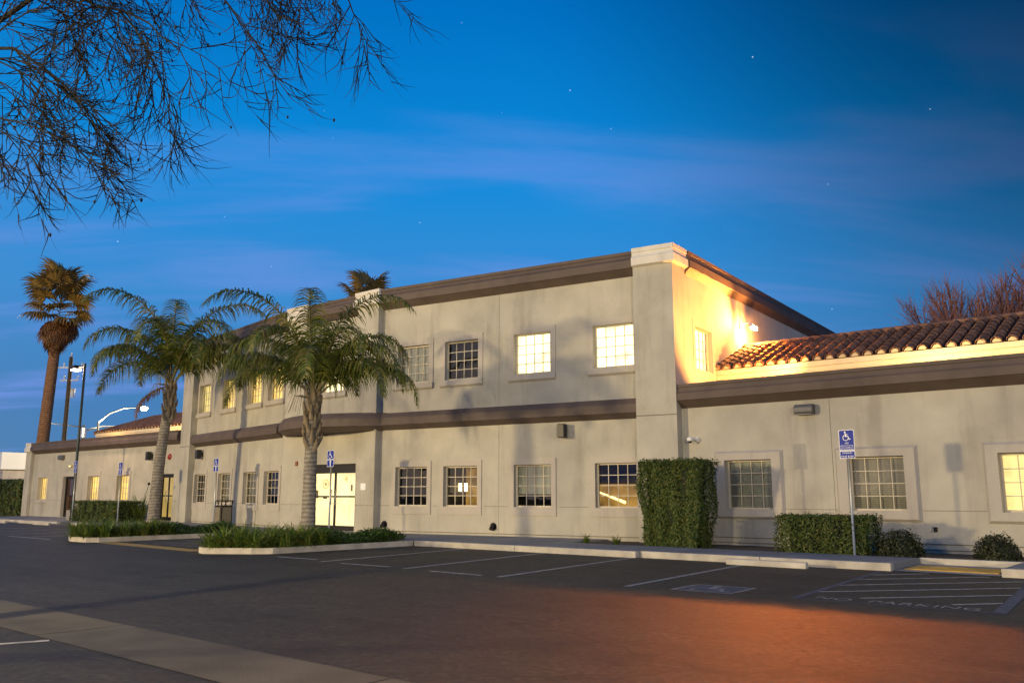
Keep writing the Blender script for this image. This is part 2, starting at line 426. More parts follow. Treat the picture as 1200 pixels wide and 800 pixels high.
def bevel(o, w=.01, seg=2):
    m = o.modifiers.new('bevel', 'BEVEL'); m.width = w; m.segments = seg; m.limit_method = 'ANGLE'; return o
def text_mesh(txt, size, mat, thick=.002, align='CENTER', space=1.0):
    cu = bpy.data.curves.new('lettering', 'FONT'); cu.body = txt; cu.size = size; cu.extrude = thick; cu.align_x = align; cu.space_character = space
    o = bpy.data.objects.new('lettering', cu); COL.objects.link(o)
    dg = bpy.context.evaluated_depsgraph_get(); dg.update()
    me = bpy.data.meshes.new_from_object(o.evaluated_get(dg)); me.materials.clear(); me.materials.append(mat)
    bpy.data.objects.remove(o); bpy.data.curves.remove(cu); return me
def stroke2d(mb, pts, w, to3, t0, t1):
    """a flat stroke of width w along 2-D points, with butt ends; to3 maps (x,y,depth) to 3-D"""
    for (x0, y0), (x1, y1) in zip(pts, pts[1:]):
        L = math.hypot(x1 - x0, y1 - y0)
        if L < 1e-6: continue
        dx, dy = (x1 - x0) / L * w * .35, (y1 - y0) / L * w * .35
        nx, ny = -(y1 - y0) / L * w / 2, (x1 - x0) / L * w / 2
        a = [(x0 - dx + nx, y0 - dy + ny), (x0 - dx - nx, y0 - dy - ny), (x1 + dx - nx, y1 + dy - ny), (x1 + dx + nx, y1 + dy + ny)]
        mb.quad(*[to3(x, y, t1) for x, y in a])
def wheelchair(mb, s, to3, t):
    """access symbol in a unit cell of height s, centred on 0,0"""
    c = [(.5 * s * .28 * math.cos(a * math.pi / 8) - .13 * s, .5 * s * .28 * math.sin(a * math.pi / 8) - .30 * s) for a in range(17)]
    hx, hy = -.10 * s, .40 * s
    mb.poly([to3(hx + .075 * s * math.cos(a * math.pi / 6), hy + .075 * s * math.sin(a * math.pi / 6), t) for a in range(12)])
    w = .075 * s
    stroke2d(mb, [(-.09 * s, .29 * s), (-.06 * s, -.02 * s)], w * 1.2, to3, 0, t + .0002)
    stroke2d(mb, [(-.08 * s, .15 * s), (.15 * s, .15 * s)], w * .8, to3, 0, t + .0004)
    stroke2d(mb, [(-.06 * s, -.02 * s), (.18 * s, -.02 * s), (.30 * s, -.34 * s), (.40 * s, -.29 * s)], w, to3, 0, t + .0006)
    arc = [(-.05 * s + .27 * s * math.cos(a), -.16 * s + .27 * s * math.sin(a)) for a in [RAD(120 + i * 20) for i in range(12)]]
    stroke2d(mb, arc, w * .9, to3, 0, t + .0008)

# ------------------------------------------------------------------ ground
def struct(name, mb, mat, **k): return obj(name, mb.mesh(name, mat), kind='structure', **k)
g = MB(); g.quad((-700, -500, 0), (600, -500, 0), (600, 900, 0), (-700, 900, 0)); struct('ground', g, M['asphalt'])
def slab(pts, z0, z1, name, mat, bev=.012):
    g = MB(); g.prism(pts, z0, z1); o = struct(name, g, mat); bevel(o, bev); return o
ZS = .15
# kerbs are separate lengths of stone in front of the paved walk; the joints between them stay open
def kerb_run(x0, x1, y, lens, name='kerb', d=.16):
    mb = MB(); x = x0; i = 0
    while x < x1 - .05:
        L = min(lens, x1 - x); mb.box(x, y, -.02, x + L - .012, y + d, ZS + .004); x += L; i += 1
    o = struct(name, mb, M['kerb']); bevel(o, .015); return o
YK = 18.20
kerb_run(-19.15, -11.45, YK - .05, 3.9)
kerb_run(-11.43, -5.62, YK + .12, 3.05)
kerb_run(-3.68, 8.0, YK + .12, 3.0)
mb = MB()
mb.prism([(-19.2, YK + .11), (-11.44, YK + .11), (-11.44, YK + .28), (-5.62, YK + .28), (-5.62, 20.3), (-15.2, 20.3), (-15.2, 23.4), (-19.2, 23.4)], -.02, ZS)
mb.prism([(-3.68, YK + .28), (8, YK + .28), (8, 20.3), (-3.68, 20.3)], -.02, ZS)
mb.prism([(-60, 19.0), (-45.6, 19.0), (-45.6, 23.4), (-60, 23.4)], -.02, ZS)
mb.prism([(-44.0, 19.0), (-28.3, 18.6), (-19.21, 18.31), (-19.21, 23.4), (-44.0, 23.4)], -.02, ZS)
mb.prism([(-45.59, 20.4), (-44.01, 20.4), (-44.01, 23.4), (-45.59, 23.4)], -.02, ZS)
bevel(struct('sidewalk', mb, M['walk']), .01)
kerb_run(-60, -45.6, 18.84, 3.1); kerb_run(-44.0, -30.4, 18.80, 3.1)
# ramps with yellow domes
def ramp(x0, x1, y0, y1, name, mat, za=.012, zb=.03):
    mb = MB(); mb.quad((x0, y0, za), (x1, y0, za), (x1, y1, zb), (x0, y1, zb))
    struct(name, mb, mat)
    return mb
ramp(-5.58, -3.72, 18.36, 20.28, 'ramp', M['concrete'])
mb = MB(); mb.box(-5.50, 18.75, .0, -3.80, 19.75, .034)
for i in range(26):
    for j in range(15):
        x, y = -5.46 + i * .065, 18.79 + j * .065
        mb.tube([(x, y, .034), (x, y, .041)], [.017, .011], 6)
obj('tactile_panel', mb.mesh('tactile_panel', M['yellow']), label='yellow domed tactile panel on the ramp beside the striped no parking aisle', cat='tactile panel')
ramp(-45.55, -44.05, 18.86, 20.38, 'ramp', M['kerb'])
# kerb behind the right-hand ramp and in front of the shrubs
kerb_run(-5.65, 8, 20.32, 2.35, 'planter_kerb', .15)
mb = MB(); mb.prism([(-15.18, 20.31), (-5.66, 20.31), (-5.66, 20.48), (8, 20.48), (8, 23.2), (-15.18, 23.2)], -.02, .10); struct('planter_soil', mb, M['soil'])
# two planted islands
def island(pts, name):
    n = len(pts); c = Vector((sum(p[0] for p in pts) / n, sum(p[1] for p in pts) / n))
    inner = []
    for i in range(n):
        p0, p1, p2 = Vector(pts[i - 1]), Vector(pts[i]), Vector(pts[(i + 1) % n])
        a = (p1 - p0).normalized(); b = (p2 - p1).normalized()
        na = Vector((-a.y, a.x)); nb = Vector((-b.y, b.x)); m = (na + nb).normalized()
        inner.append(p1 + m * (.15 / max(.3, m.dot(na))))
    mb = MB()
    for i in range(n):
        j = (i + 1) % n
        mb.prism([pts[i], pts[j], tuple(inner[j]), tuple(inner[i])], -.02, ZS)
    o = struct('island_kerb', mb, M['kerb'])
    mb = MB(); mb.prism([tuple(p) for p in inner], -.02, ZS - .03); struct('island_soil', mb, M['soil'])
I1 = [(-21.45, 12.75), (-21.15, 12.35), (-20.7, 12.22), (-19.65, 12.95), (-19.3, 13.35), (-19.17, 18.12), (-21.55, 18.2)]
I2 = [(-30.45, 13.2), (-30.0, 12.8), (-29.4, 12.62), (-28.4, 12.66), (-28.15, 12.95), (-28.3, 18.5), (-30.5, 18.6)]
island(I1, 'island'); island(I2, 'island')
# concrete valley gutter with joints
mb = MB()
for i in range(14):
    x = -47 + i * 4.6
    yA, yB = 5.08, 4.08
    ym = (yA + yB) / 2
    mb.quad((x + .012, yB, .006), (x + 4.588, yB, .006), (x + 4.588, ym, -.0 + .003), (x + .012, ym, .003))
    mb.quad((x + .012, ym, .003), (x + 4.588, ym, .003), (x + 4.588, yA, .006), (x + .012, yA, .006))
struct('gutter', mb, M['gutter'])
# painted lines
def line(mb, a, b, w=.10, z=.004):
    a = Vector(a); b = Vector(b); d = (b - a).normalized(); n = Vector((-d.y, d.x)) * w / 2
    mb.quad((*(a + n), z), (*(a - n), z), (*(b - n), z), (*(b + n), z))
mb = MB()
for a, b in (((-16.25, 12.5), (-17.0, 18.1)), ((-13.45, 12.45), (-14.2, 18.1)), ((-10.78, 12.35), (-11.52, 18.1))): line(mb, a, b)
for a, b in (((-18.36, 12.83), (-16.85, 12.87)), ((-15.55, 12.53), (-14.0, 12.6)), ((-12.65, 12.42), (-11.25, 12.42))): line(mb, a, b, .10)
for a, b in (((-33.5, 13.0), (-34.4, 18.7)), ((-36.3, 13.0), (-37.3, 18.7)), ((-39.1, 13.0), (-40.2, 18.7)), ((-42.0, 13.0), (-43.2, 18.7))): line(mb, a, b)
line(mb, (-34.9, 12.75), (-31.2, 12.7), .12)
for i in range(6): line(mb, (-22.2 - i * .95, 17.9), (-24.0 - i * .95, 13.6), .10)
line(mb, (-9.9, 3.62), (-9.74, 4.05), .1); line(mb, (-11.4, 0.4), (-9.9, 3.62), .1)
struct('parking_lines', mb, M['paint'])
mb = MB()
line(mb, (-8.08, 12.48), (-8.6, 18.25), .11)
struct('faded_parking_line', mb, M['oldpaint'])
mb = MB()
AL0, AL1, AR0, AR1 = Vector((-5.30, 12.72)), Vector((-5.78, 18.2)), Vector((-2.63, 12.76)), Vector((-3.1, 18.2))
line(mb, AL0, AL1, .10); line(mb, AL0 + Vector((0, -.02)), AR0, .07); line(mb, AR0, AR1, .17)
struct('blue_aisle_border', mb, M['blue_paint'])
mb = MB()
for a, b in (((-5.65, 17.2), (-4.9, 18.2)), ((-5.55, 16.15), (-3.85, 18.2)), ((-5.45, 14.95), (-3.12, 17.7)), ((-5.34, 13.75), (-2.98, 16.45)), ((-4.55, 13.3), (-2.90, 15.2)), ((-3.32, 13.35), (-2.80, 13.98))): line(mb, a, b, .085)
struct('aisle_stripes', mb, M['paint'])
me = text_mesh('NO  PARKING', .42, M['oldpaint'], 0.0, 'LEFT', 1.08)
o = obj('no_parking_lettering', me, None, (-5.10, 12.86, .0045), (0, 0, RAD(.5)), kind='structure')
xs = [v.co.x for v in me.vertices]; o.scale = (2.18 / (max(xs) - min(xs)), .95, 1)
# access emblem on the stall floor
mb = MB(); cx, cy, ca = -6.79, 13.06, RAD(2)
def fl(x, y, t): return (cx + x * math.cos(ca) - y * math.sin(ca), cy + x * math.sin(ca) + y * math.cos(ca), t)
for a, b in (((-.5, -.48), (.5, -.48)), ((.5, -.48), (.5, .48)), ((.5, .48), (-.5, .48)), ((-.5, .48), (-.5, -.48))): stroke2d(mb, [a, b], .06, fl, 0, .0055)
wheelchair(mb, .92, fl, .0056)
struct('access_emblem_lines', mb, M['oldpaint'])
mb = MB(); mb.quad(*[fl(x, y, .0035) for x, y in ((-.49, -.47), (.49, -.47), (.49, .47), (-.49, .47))]); struct('access_emblem', mb, M['blue_paint'])
mb = MB(); mb.quad((-27.9, 12.75, .005), (-21.75, 12.45, .005), (-21.75, 13.0, .005), (-27.9, 13.35, .005)); struct('yellow_crossing_band', mb, M['yellow'])
# wheel stops
def stop_mesh():
    mb = MB(); L = .9
    pr = [(-.075, 0), (.075, 0), (.06, .11), (.03, .13), (-.03, .13), (-.06, .11)]
    n = len(pr); i = len(mb.v)
    for x in (-L, L): mb.v += [(x, y, z) for y, z in pr]
    mb.f += [tuple(range(i, i + n)), tuple(range(i + 2 * n - 1, i + n - 1, -1))] + [(i + k, i + n + k, i + n + (k + 1) % n, i + (k + 1) % n) for k in range(n)]; mb.m = [0] * len(mb.f)
    return mb.mesh('wheel_stop', M['kerb'])
stm = stop_mesh()
for (x, y, r), lab in zip(((-8.0, 17.78, -2), (-46.2, 18.35, 1), (-51.3, 18.2, 1)), ('worn concrete wheel stop at the head of the emblem stall', 'short concrete wheel stop in front of the pale ramp by the far hedge', 'concrete wheel stop farthest left, near the far tall hedge')):
    o = obj('wheel_stop', stm, None, (x, y, .002), (0, 0, RAD(r)), lab, 'wheel stop', 'concrete wheel stops'); bevel(o, .012)

# ------------------------------------------------------------------ the building
B = thing('office_building', 'two-storey tan stucco office building with brown cornices, two low wings and lit windows', 'building', (-27, 22, 0))
BP = B.location
H, HB = 9.06, 4.43          # top of parapet, top of the belt course
def wall(a, b, z0, z1, holes, mat=M['stucco'], depth=.2, name='wall', thick=.25, label=None):
    a = Vector(a); b = Vector(b); u = (b - a); L = u.length; u.normalize(); n = Vector((u.y, -u.x))
    P = lambda s, d, zz: (a.x + u.x * s + n.x * d, a.y + u.y * s + n.y * d, zz)
    ss = sorted({0, L, *[h[0] for h in holes], *[h[1] for h in holes]}); zs = sorted({z0, z1, *[h[2] for h in holes], *[h[3] for h in holes]})
    mb = MB()
    for i in range(len(ss) - 1):
        for j in range(len(zs) - 1):
            sm, zm = (ss[i] + ss[i + 1]) / 2, (zs[j] + zs[j + 1]) / 2
            if any(h[0] < sm < h[1] and h[2] < zm < h[3] for h in holes): continue
            mb.quad(P(ss[i], 0, zs[j]), P(ss[i + 1], 0, zs[j]), P(ss[i + 1], 0, zs[j + 1]), P(ss[i], 0, zs[j + 1]))
            mb.quad(P(ss[i + 1], -thick, zs[j]), P(ss[i], -thick, zs[j]), P(ss[i], -thick, zs[j + 1]), P(ss[i + 1], -thick, zs[j + 1]))
    for h in holes:
        s0, s1, q0, q1 = h[:4]
        for p in (((s0, q0), (s1, q0)), ((s1, q0), (s1, q1)), ((s1, q1), (s0, q1)), ((s0, q1), (s0, q0))):
            (sa, za), (sb, zb) = p
            mb.quad(P(sa, 0, za), P(sa, -thick, za), P(sb, -thick, zb), P(sb, 0, zb))
    mb.quad(P(0, 0, z1), P(L, 0, z1), P(L, -thick, z1), P(0, -thick, z1))
    for s in (0, L): mb.quad(P(s, 0, z0), P(s, -thick, z0), P(s, -thick, z1), P(s, 0, z1))
    part(name, mb, mat, B, label=label)
    return P, math.atan2(u.y, u.x)
def sweep(path, prof, mat, name, parent=B, close_path=False):
    """profile (out, z) swept along plan points; outward is to the right of travel"""
    pts = [Vector(p) for p in path]; n = len(pts); rings = []
    for i in range(n):
        a = (pts[i] - pts[i - 1]).normalized() if i else None
        b = (pts[i + 1] - pts[i]).normalized() if i < n - 1 else None
        if a is None: a = b
        if b is None: b = a
        na = Vector((a.y, -a.x)); nb = Vector((b.y, -b.x)); m = (na + nb).normalized(); k = 1 / max(.35, m.dot(na))
        rings.append([(pts[i].x + m.x * o * k, pts[i].y + m.y * o * k, zz) for o, zz in prof])
    mb = MB(); q = len(prof)
    for i in range(n - 1):
        for j in range(q):
            j2 = (j + 1) % q
            mb.quad(rings[i][j], rings[i + 1][j], rings[i + 1][j2], rings[i][j2])
    mb.poly(rings[0]); mb.poly(list(reversed(rings[-1])))
    return part(name, mb, mat, parent)
PR_MAIN = [(-.30, H), (.24, H), (.24, H - .10), (.21, H - .12), (.23, H - .22), (.31, H - .30), (.31, H - .55), (.26, H - .56), (.0, H - .76), (-.30, H - .76)]
PR_CAP = [(-.28, H + .03), (.09, H + .03), (.09, H - .10), (.06, H - .12), (.07, H - .22), (.13, H - .30), (.13, H - .53), (.0, H - .58), (-.28, H - .58)]
PR_BELT = [(.0, HB), (.16, HB - .02), (.26, HB - .16), (.29, HB - .20), (.29, HB - .46), (.25, HB - .47), (.0, HB - .63)]
HW = 4.73
PR_WING = [(-.30, HW), (.30, HW), (.30, HW - .09), (.27, HW - .10), (.29, HW - .22), (.33, HW - .28), (.33, HW - .48), (.28, HW - .49), (.0, HW - .70), (-.30, HW - .70)]
CX = -26.95
def mir(p): return (2 * CX - p[0], p[1])
Ra, Rb = (-24.15, 21.10), (-14.05, 22.76)        # right half of the bowed front, pier to pier
La, Lb = mir(Rb), mir(Ra)
Lr = (Vector(Rb) - Vector(Ra)).length
WZ = (1.09, 2.46, 5.46, 6.83)
cols_r = [.75, 2.86, 5.70, 8.66]; WWD = 1.40
holes_r = [(s - .0, s + WWD, WZ[0], WZ[1]) for s in cols_r] + [(s, s + WWD, WZ[2], WZ[3]) for s in cols_r]
holes_l = [(Lr - s - WWD, Lr - s, za, zb) for s in cols_r for za, zb in (WZ[:2], WZ[2:])]
PR_, ang_r = wall(Ra, Rb, -.05, H - .05, holes_r)
PL_, ang_l = wall(La, Lb, -.05, H - .05, holes_l)
# centre: ground floor flush with the piers, upper floor set back
YC = 20.85
PC_, ang_c = wall((-29.75, YC), (-24.15, YC), -.05, HB - .2, [(1.85, 4.55, -.05, 2.63)], depth=.25)
PCU, _ = wall((-29.0, 21.15), (-24.9, 21.15), HB - .3, H - .05, [(1.17, 2.57, WZ[2], WZ[3])])
# returns beside the centre block
for xa, xb in ((-24.45, -24.152), (-29.748, -29.45)):
    mb = MB(); mb.box(xa, YC + .002, -.05, xb, 21.4, HB - .2); part('return_wall', mb, M['stucco'], B)
# wings
WR0, WR1 = (-12.90, 23.0), (7.0, 23.0)
wr_x = [-11.42, -7.95, -4.45, -.9, 2.6]
PW_, ang_w = wall(WR0, WR1, -.05, HW - .05, [(x - WR0[0], x - WR0[0] + 1.42, 1.09, 2.46) for x in wr_x])
LW0, LW1 = (-60.3, 22.85), (-41.0, 22.85)
lw_win = [-58.55, -51.55, -48.0]
PLW, _ = wall(LW0, LW1, -.05, HW - .02, [(x - LW0[0], x - LW0[0] + 1.40, 1.17, 2.56) for x in lw_win] + [(-54.9 - LW0[0], -53.4 - LW0[0], .16, 2.56), (-43.35 - LW0[0], -41.95 - LW0[0], .16, 2.54)])
# tower side walls, rear and roofs
ur = (Vector(Rb) - Vector(Ra)).normalized(); nr = Vector((ur.y, -ur.x))
def P2(s, d): return tuple(Vector(Ra) + ur * s + nr * d)
cr = [P2(Lr - .02, .32), P2(Lr + 1.27, .32)]
SD1 = (-14.7, 44.0)
sw = (Vector(SD1) - Vector(cr[1])).normalized()
sE = tuple(Vector(cr[1]) + sw * .95)
PS_, ang_s = wall(sE, SD1, -.05, H - .05, [(.62, 2.04, 5.40, 6.76)], name='side_wall')
wall((-39.2, 44.0), mir(sE), -.05, H - .05, [], name='side_wall')
wall(SD1, (-39.2, 44), -.05, H - .05, [], name='rear_wall')
wall((7, 23), (7, 40), -.05, HW - .05, [], name='side_wall'); wall((7, 40), (-14.5, 40), -.05, HW - .05, [], name='rear_wall')
wall((-60.3, 40), (-60.3, 22.85), -.05, HW - .05, [], name='side_wall'); wall((-39.4, 40), (-60.3, 40), -.05, HW - .05, [], name='rear_wall')
mb = MB(); mb.poly([(-14.2, 22.9, 8.3), (-15, 43.9, 8.3), (-39, 43.9, 8.3), (-40.2, 23, 8.3), (-29.7, 21.4, 8.3), (-24.2, 21.4, 8.3)])
mb.poly([(-13, 23.2, 4.1), (6.9, 23.2, 4.1), (6.9, 39.9, 4.1), (-14.3, 39.9, 4.1)]); mb.poly([(-60.1, 23.05, 4.1), (-41.2, 23.05, 4.1), (-39.5, 39.9, 4.1), (-60.1, 39.9, 4.1)])
part('flat_roof', mb, M['roofing'], B)
# piers (pilasters)
def pier(pts, zt, capw=True):
    mb = MB(); mb.prism(pts, -.05, zt); o = part('pier', mb, M['stucco'], B); return o
pier([cr[0], cr[1], sE, (-14.1, 23.6)], H - .53)
pier([mir(p) for p in ((-14.1, 23.6), sE, cr[1], cr[0])], H - .53)
for x0, x1 in ((-25.35, -24.15), (-29.75, -28.55)):
    mb = MB(); mb.box(x0, YC - .0, HB - .25, x1, 21.5, H - .53); part('pier', mb, M['stucco'], B)
def cap(path): sweep(path, PR_CAP, M['cap'], 'pier_cap')
cap([cr[0], cr[1], sE])
cap([mir(sE), mir(cr[1]), mir(cr[0])])
for x0, x1 in ((-25.35, -24.15), (-29.75, -28.55)): cap([(x0, 21.35), (x0, YC), (x1, YC), (x1, 21.35)])
# thin seam on the end piers
for pts in ([cr[0], cr[1]], [mir(cr[1]), mir(cr[0])]):
    sweep(pts, [(.004, 3.86), (.004, 3.83), (-.02, 3.83), (-.02, 3.86)], M['joint'], 'control_joint')
# cornices
e = .005
sweep([P2(.03, 0), P2(Lr - .03, 0)], PR_MAIN, M['cornice'], 'cornice')
sweep([mir(P2(Lr - .03, 0)), mir(P2(.03, 0))], PR_MAIN, M['cornice'], 'cornice')
sweep([(-28.53, 21.12), (-25.37, 21.12)], PR_MAIN, M['cornice'], 'cornice')
sc0 = Vector(sE) + sw * .004
sweep([tuple(sc0), SD1], [(o * .62 if o > 0 else o, zz) for o, zz in PR_MAIN], M['cornice'], 'cornice')
sweep([SD1, (-39.2, 44), mir(tuple(sc0))], PR_MAIN, M['cornice'], 'cornice')
sweep([P2(.02, 0), P2(Lr - .03, 0)], PR_BELT, M['cornice'], 'belt_course')
sweep([mir(P2(Lr - .03, 0)), mir(P2(.6, 0))], PR_BELT, M['cornice'], 'belt_course')
# bowed canopy over the entrance
bc = Vector((-26.95, 23.95)); br = 4.35
arc = [(bc.x + br * math.cos(a), bc.y + br * math.sin(a)) for a in [RAD(270 - 50 + i * 100 / 24) for i in range(25)]]
sweep(arc, [(-3.0, HB + .02), (-.22, HB + .02), (-.10, HB - .02), (.0, HB - .16), (.03, HB - .22), (.03, HB - .48), (-.05, HB - .50), (-.26, HB - .64), (-3.0, HB - .64)], M['cornice'], 'canopy')
sweep([(-12.80, 23.0), (7.3, 23.0)], PR_WING, M['cornice'], 'cornice')
sweep([(-59.55, 22.85), (-41.3, 22.85)], PR_WING, M['cornice'], 'cornice')
mb = MB(); mb.prism([(-60.4, 22.65), (-59.6, 22.65), (-59.6, 23.3), (-60.4, 23.3)], -.05, HW - .5); part('pier', mb, M['stucco'], B)
sweep([(-60.4, 23.6), (-60.4, 22.65), (-59.6, 22.65), (-59.6, 22.9)], [(o * .8, zz - H + HW) for o, zz in PR_CAP], M['cap'], 'pier_cap')
# control joints, sill line and weep screeds, each a thin proud strip
def strips(P, L, hz, vz, skip=()):
    for zz in hz:
        s = 0
        segs = []
        for a, b in sorted(skip):
            if a > s: segs.append((s, a))
            s = max(s, b)
        if s < L: segs.append((s, L))
        for a, b in segs:
            c = [P(a, .004, zz), P(b, .004, zz), P(b, .004, zz + .014), P(a, .004, zz + .014)]
            mb = MB(); mb.quad(*c); mb.quad(P(a, 0, zz + .014), P(b, 0, zz + .014), P(b, .004, zz + .014), P(a, .004, zz + .014)); part('control_joint', mb, M['joint'], B)
    for s, za, zb in vz:
        mb = MB(); mb.quad(P(s, .003, za), P(s + .013, .003, za), P(s + .013, .003, zb), P(s, .003, zb)); part('control_joint', mb, M['joint'], B)
sk_r = [(s - .27, s + WWD + .27) for s in cols_r]
strips(PR_, Lr, [1.10], [(5.10, .2, 3.8), (5.10, 4.45, 8.3)], sk_r)
strips(PL_, Lr, [1.10], [(Lr - 5.10, .2, 3.8)], [(Lr - b, Lr - a) for a, b in sk_r])
strips(PC_, 5.6, [1.10], [], [(1.85, 4.55)])
strips(PW_, 19.9, [1.10], [(4.55, .3, 4.0), (12.2, .3, 4.0)], [(x - WR0[0] - .33, x - WR0[0] + 1.75) for x in wr_x])
strips(PLW, 19.3, [1.15], [], [(x - LW0[0] - .22, x - LW0[0] + 1.62) for x in lw_win] + [(5.2, 7.1), (16.9, 18.4)])
for P, L, gap in ((PR_, Lr, ()), (PL_, Lr, ()), (PW_, 19.9, ())):
    for zz in ((.30, .16) if P is PW_ else (.21,)):
        mb = MB()
        mb.quad(P(0, .02, zz), P(L, .02, zz), P(L, .02, zz + .022), P(0, .02, zz + .022)); mb.quad(P(0, 0, zz), P(L, 0, zz), P(L, .02, zz), P(0, .02, zz)); mb.quad(P(0, 0, zz + .022), P(L, 0, zz + .022), P(L, .02, zz + .022), P(0, .02, zz + .022))
        part('weep_screed', mb, M['joint'], B)

# ---------------------------------------------- windows: prototypes in local axes (x along wall, -y outward)
def win_frame(w, h, nx=4, ny=4):
    mb = MB(); t = .05; d0, d1 = .14, .20
    mb.box(0, d0, 0, t, d1, h); mb.box(w - t, d0, 0, w, d1, h); mb.box(t, d0, h - t, w - t, d1, h); mb.box(t, d0 - .02, 0, w - t, d1, t)
    for i in range(1, nx):
        x = t + (w - 2 * t) * i / nx; mb.box(x - .011, .155, t, x + .011, .185, h - t)
    for j in range(1, ny):
        zc = t + (h - 2 * t) * j / ny; th = .011
        mb.box(t, .158, zc - th, w - t, .182, zc + th)
    return mb.mesh('window', M['frame'])
def win_pane(w, h):
    mb = MB(); mb.quad((.04, .17, .04), (w - .04, .17, .04), (w - .04, .17, h - .04), (.04, .17, h - .04)); return mb.mesh('pane', M['glass'])
def ring(mb, w, h, l, t, b, p, be=0.0, x0=0, z0=0):
    """flat or bevelled surround: l side, t top, b bottom widths, p projection"""
    o = [(-l, -b), (w + l, -b), (w + l, h + t), (-l, h + t)]; i = [(0, 0), (w, 0), (w, h), (0, h)]
    oo = [(-l + be, -b + be), (w + l - be, -b + be), (w + l - be, h + t - be), (-l + be, h + t - be)]
    for k in range(4):
        j = (k + 1) % 4
        A, Bq, C, D = oo[k], oo[j], i[j], i[k]
        mb.quad((A[0], -p, A[1]), (Bq[0], -p, Bq[1]), (C[0], -p, C[1]), (D[0], -p, D[1]))
        mb.quad((o[k][0], 0, o[k][1]), (o[j][0], 0, o[j][1]), (Bq[0], -p, Bq[1]), (A[0], -p, A[1]))
        mb.quad((D[0], -p, D[1]), (C[0], -p, C[1]), (C[0], 0.01, C[1]), (D[0], 0.01, D[1]))
def surround(kind, w, h):
    mb = MB()
    if kind == 'lower': ring(mb, w, h, .17, .20, .27, .035)
    elif kind == 'upper':
        ring(mb, w, h, .19, .21, .02, .03)
        mb.mi = 0
        pr = [(-.19, -.02), (w + .19, -.02)]
        x0, x1 = -.20, w + .20
        for y, za, zb in ((-.09, -.02, -.20),):
            mb.quad((x0, y, zb), (x1, y, zb), (x1, y, za), (x0, y, za))
            mb.quad((x0, y, za), (x1, y, za), (x1, 0, za), (x0, 0, za))
            mb.quad((x0 + .03, 0, zb - .07), (x1 - .03, 0, zb - .07), (x1, y, zb), (x0, y, zb))
            for x in (x0, x1): mb.quad((x, 0, za), (x, y, za), (x, y, zb), (x, 0, zb))
    elif kind == 'thin': ring(mb, w, h, .17, .20, .24, .012)
    elif kind == 'wing': ring(mb, w, h, .33, .26, .27, .09, .07)
    else:
        ring(mb, w, h, .16, .24, .22, .06, .02)
    return mb.mesh('surround', M['trim'])
FR = win_frame(1.40, 1.37); PN = win_pane(1.40, 1.37)
SUR = {k: surround(k, 1.40, 1.37) for k in ('lower', 'upper', 'wing', 'low_left', 'thin')}
def blind_mesh(mat, z0=.03, y=.24, x0=.03, x1=1.37):
    mb = MB(); mb.quad((x0, y, z0), (x1, y, z0), (x1, y, 1.36), (x0, y, 1.36)); return mb.mesh('blind', mat)
BL = {k: blind_mesh(M[k]) for k in ('blind_white', 'blind_gold', 'blind_yellow', 'blind_grey', 'blind_dim')}
BL['half'] = blind_mesh(M['blind_grey'], .42)
BL['part'] = blind_mesh(M['blind_dim'], .03, .24, .03, .80)
def room_mesh():
    mb = MB(); x0, x1, y0, y1, z0, z1 = -1.6, 1.9, .26, 2.2, -.9, 1.6
    for q in (((x0, y1, z0), (x1, y1, z0), (x1, y1, z1), (x0, y1, z1)), ((x0, y0, z0), (x0, y1, z0), (x0, y1, z1), (x0, y0, z1)), ((x1, y0, z0), (x1, y1, z0), (x1, y1, z1), (x1, y0, z1)), ((x0, y0, z0), (x1, y0, z0), (x1, y1, z0), (x0, y1, z0)), ((x0, y0, z1), (x1, y0, z1), (x1, y1, z1), (x0, y1, z1))): mb.quad(*q)
    return mb.mesh('room', M['room'])
RM = room_mesh()
def window(P, ang, s, z, sur, bl=None, label=None):
    p = P(s, 0, z)
    w = obj('window', FR, B, Vector(p) - BP, (0, 0, ang), label)
    obj('pane', PN, w); obj('surround', SUR[sur], w)
    if bl: obj('blind', BL[bl], w)
    if bl in (None, 'half', 'part'): obj('room', RM, w)
    return w
up_r = ['blind_grey', None, 'blind_white', 'blind_white']; lo_r = [None, None, 'half', None]
for i, s in enumerate(cols_r):
    window(PR_, ang_r, s, WZ[2], 'upper', up_r[i], 'upper window with bright lit blind' if up_r[i] == 'blind_white' else None)
    w = window(PR_, ang_r, s, WZ[0], 'lower', lo_r[i])
    if i == 1:      # twin wall sconces seen inside
        mb = MB()
        for x in (-.12, .12): mb.tube([(x, 1.2, .52), (x, 1.2, .80)], .05, 8)
        obj('sconce', mb.mesh('sconce', M['glow_soft']), w)
        mb = MB(); mb.quad((-1.3, 1.7, -.6), (.45, 1.7, -.6), (.45, 1.7, 1.35), (-1.3, 1.7, 1.35)); obj('lit_wall', mb.mesh('lit_wall', M['glow_room']), w)
    if i == 3:      # a tube lamp slanting across the room inside
        mb = MB(); mb.tube([(-.55, 1.3, .50), (.55, 1.0, .16)], [.025, .05], 8); obj('tube_lamp', mb.mesh('tube_lamp', M['glow_strip']), w)
        mb = MB(); mb.quad((-1.5, 1.9, -.8), (1.5, 1.9, -.8), (1.5, 1.9, .75), (-1.5, 1.9, .75)); obj('lit_wall', mb.mesh('lit_wall', M['glow_room']), w)
    if i == 0:
        mb = MB(); mb.sphere((.10, 1.2, .32), .05); obj('desk_lamp', mb.mesh('desk_lamp', M['glow_strip']), w)
up_l = ['blind_gold', 'blind_gold', 'blind_gold', 'blind_yellow']; lo_l = [None, 'part', 'part', None]
for i, s in enumerate(cols_r):
    window(PL_, ang_l, Lr - s - WWD, WZ[2], 'upper', up_l[i]); window(PL_, ang_l, Lr - s - WWD, WZ[0], 'lower', lo_l[i])
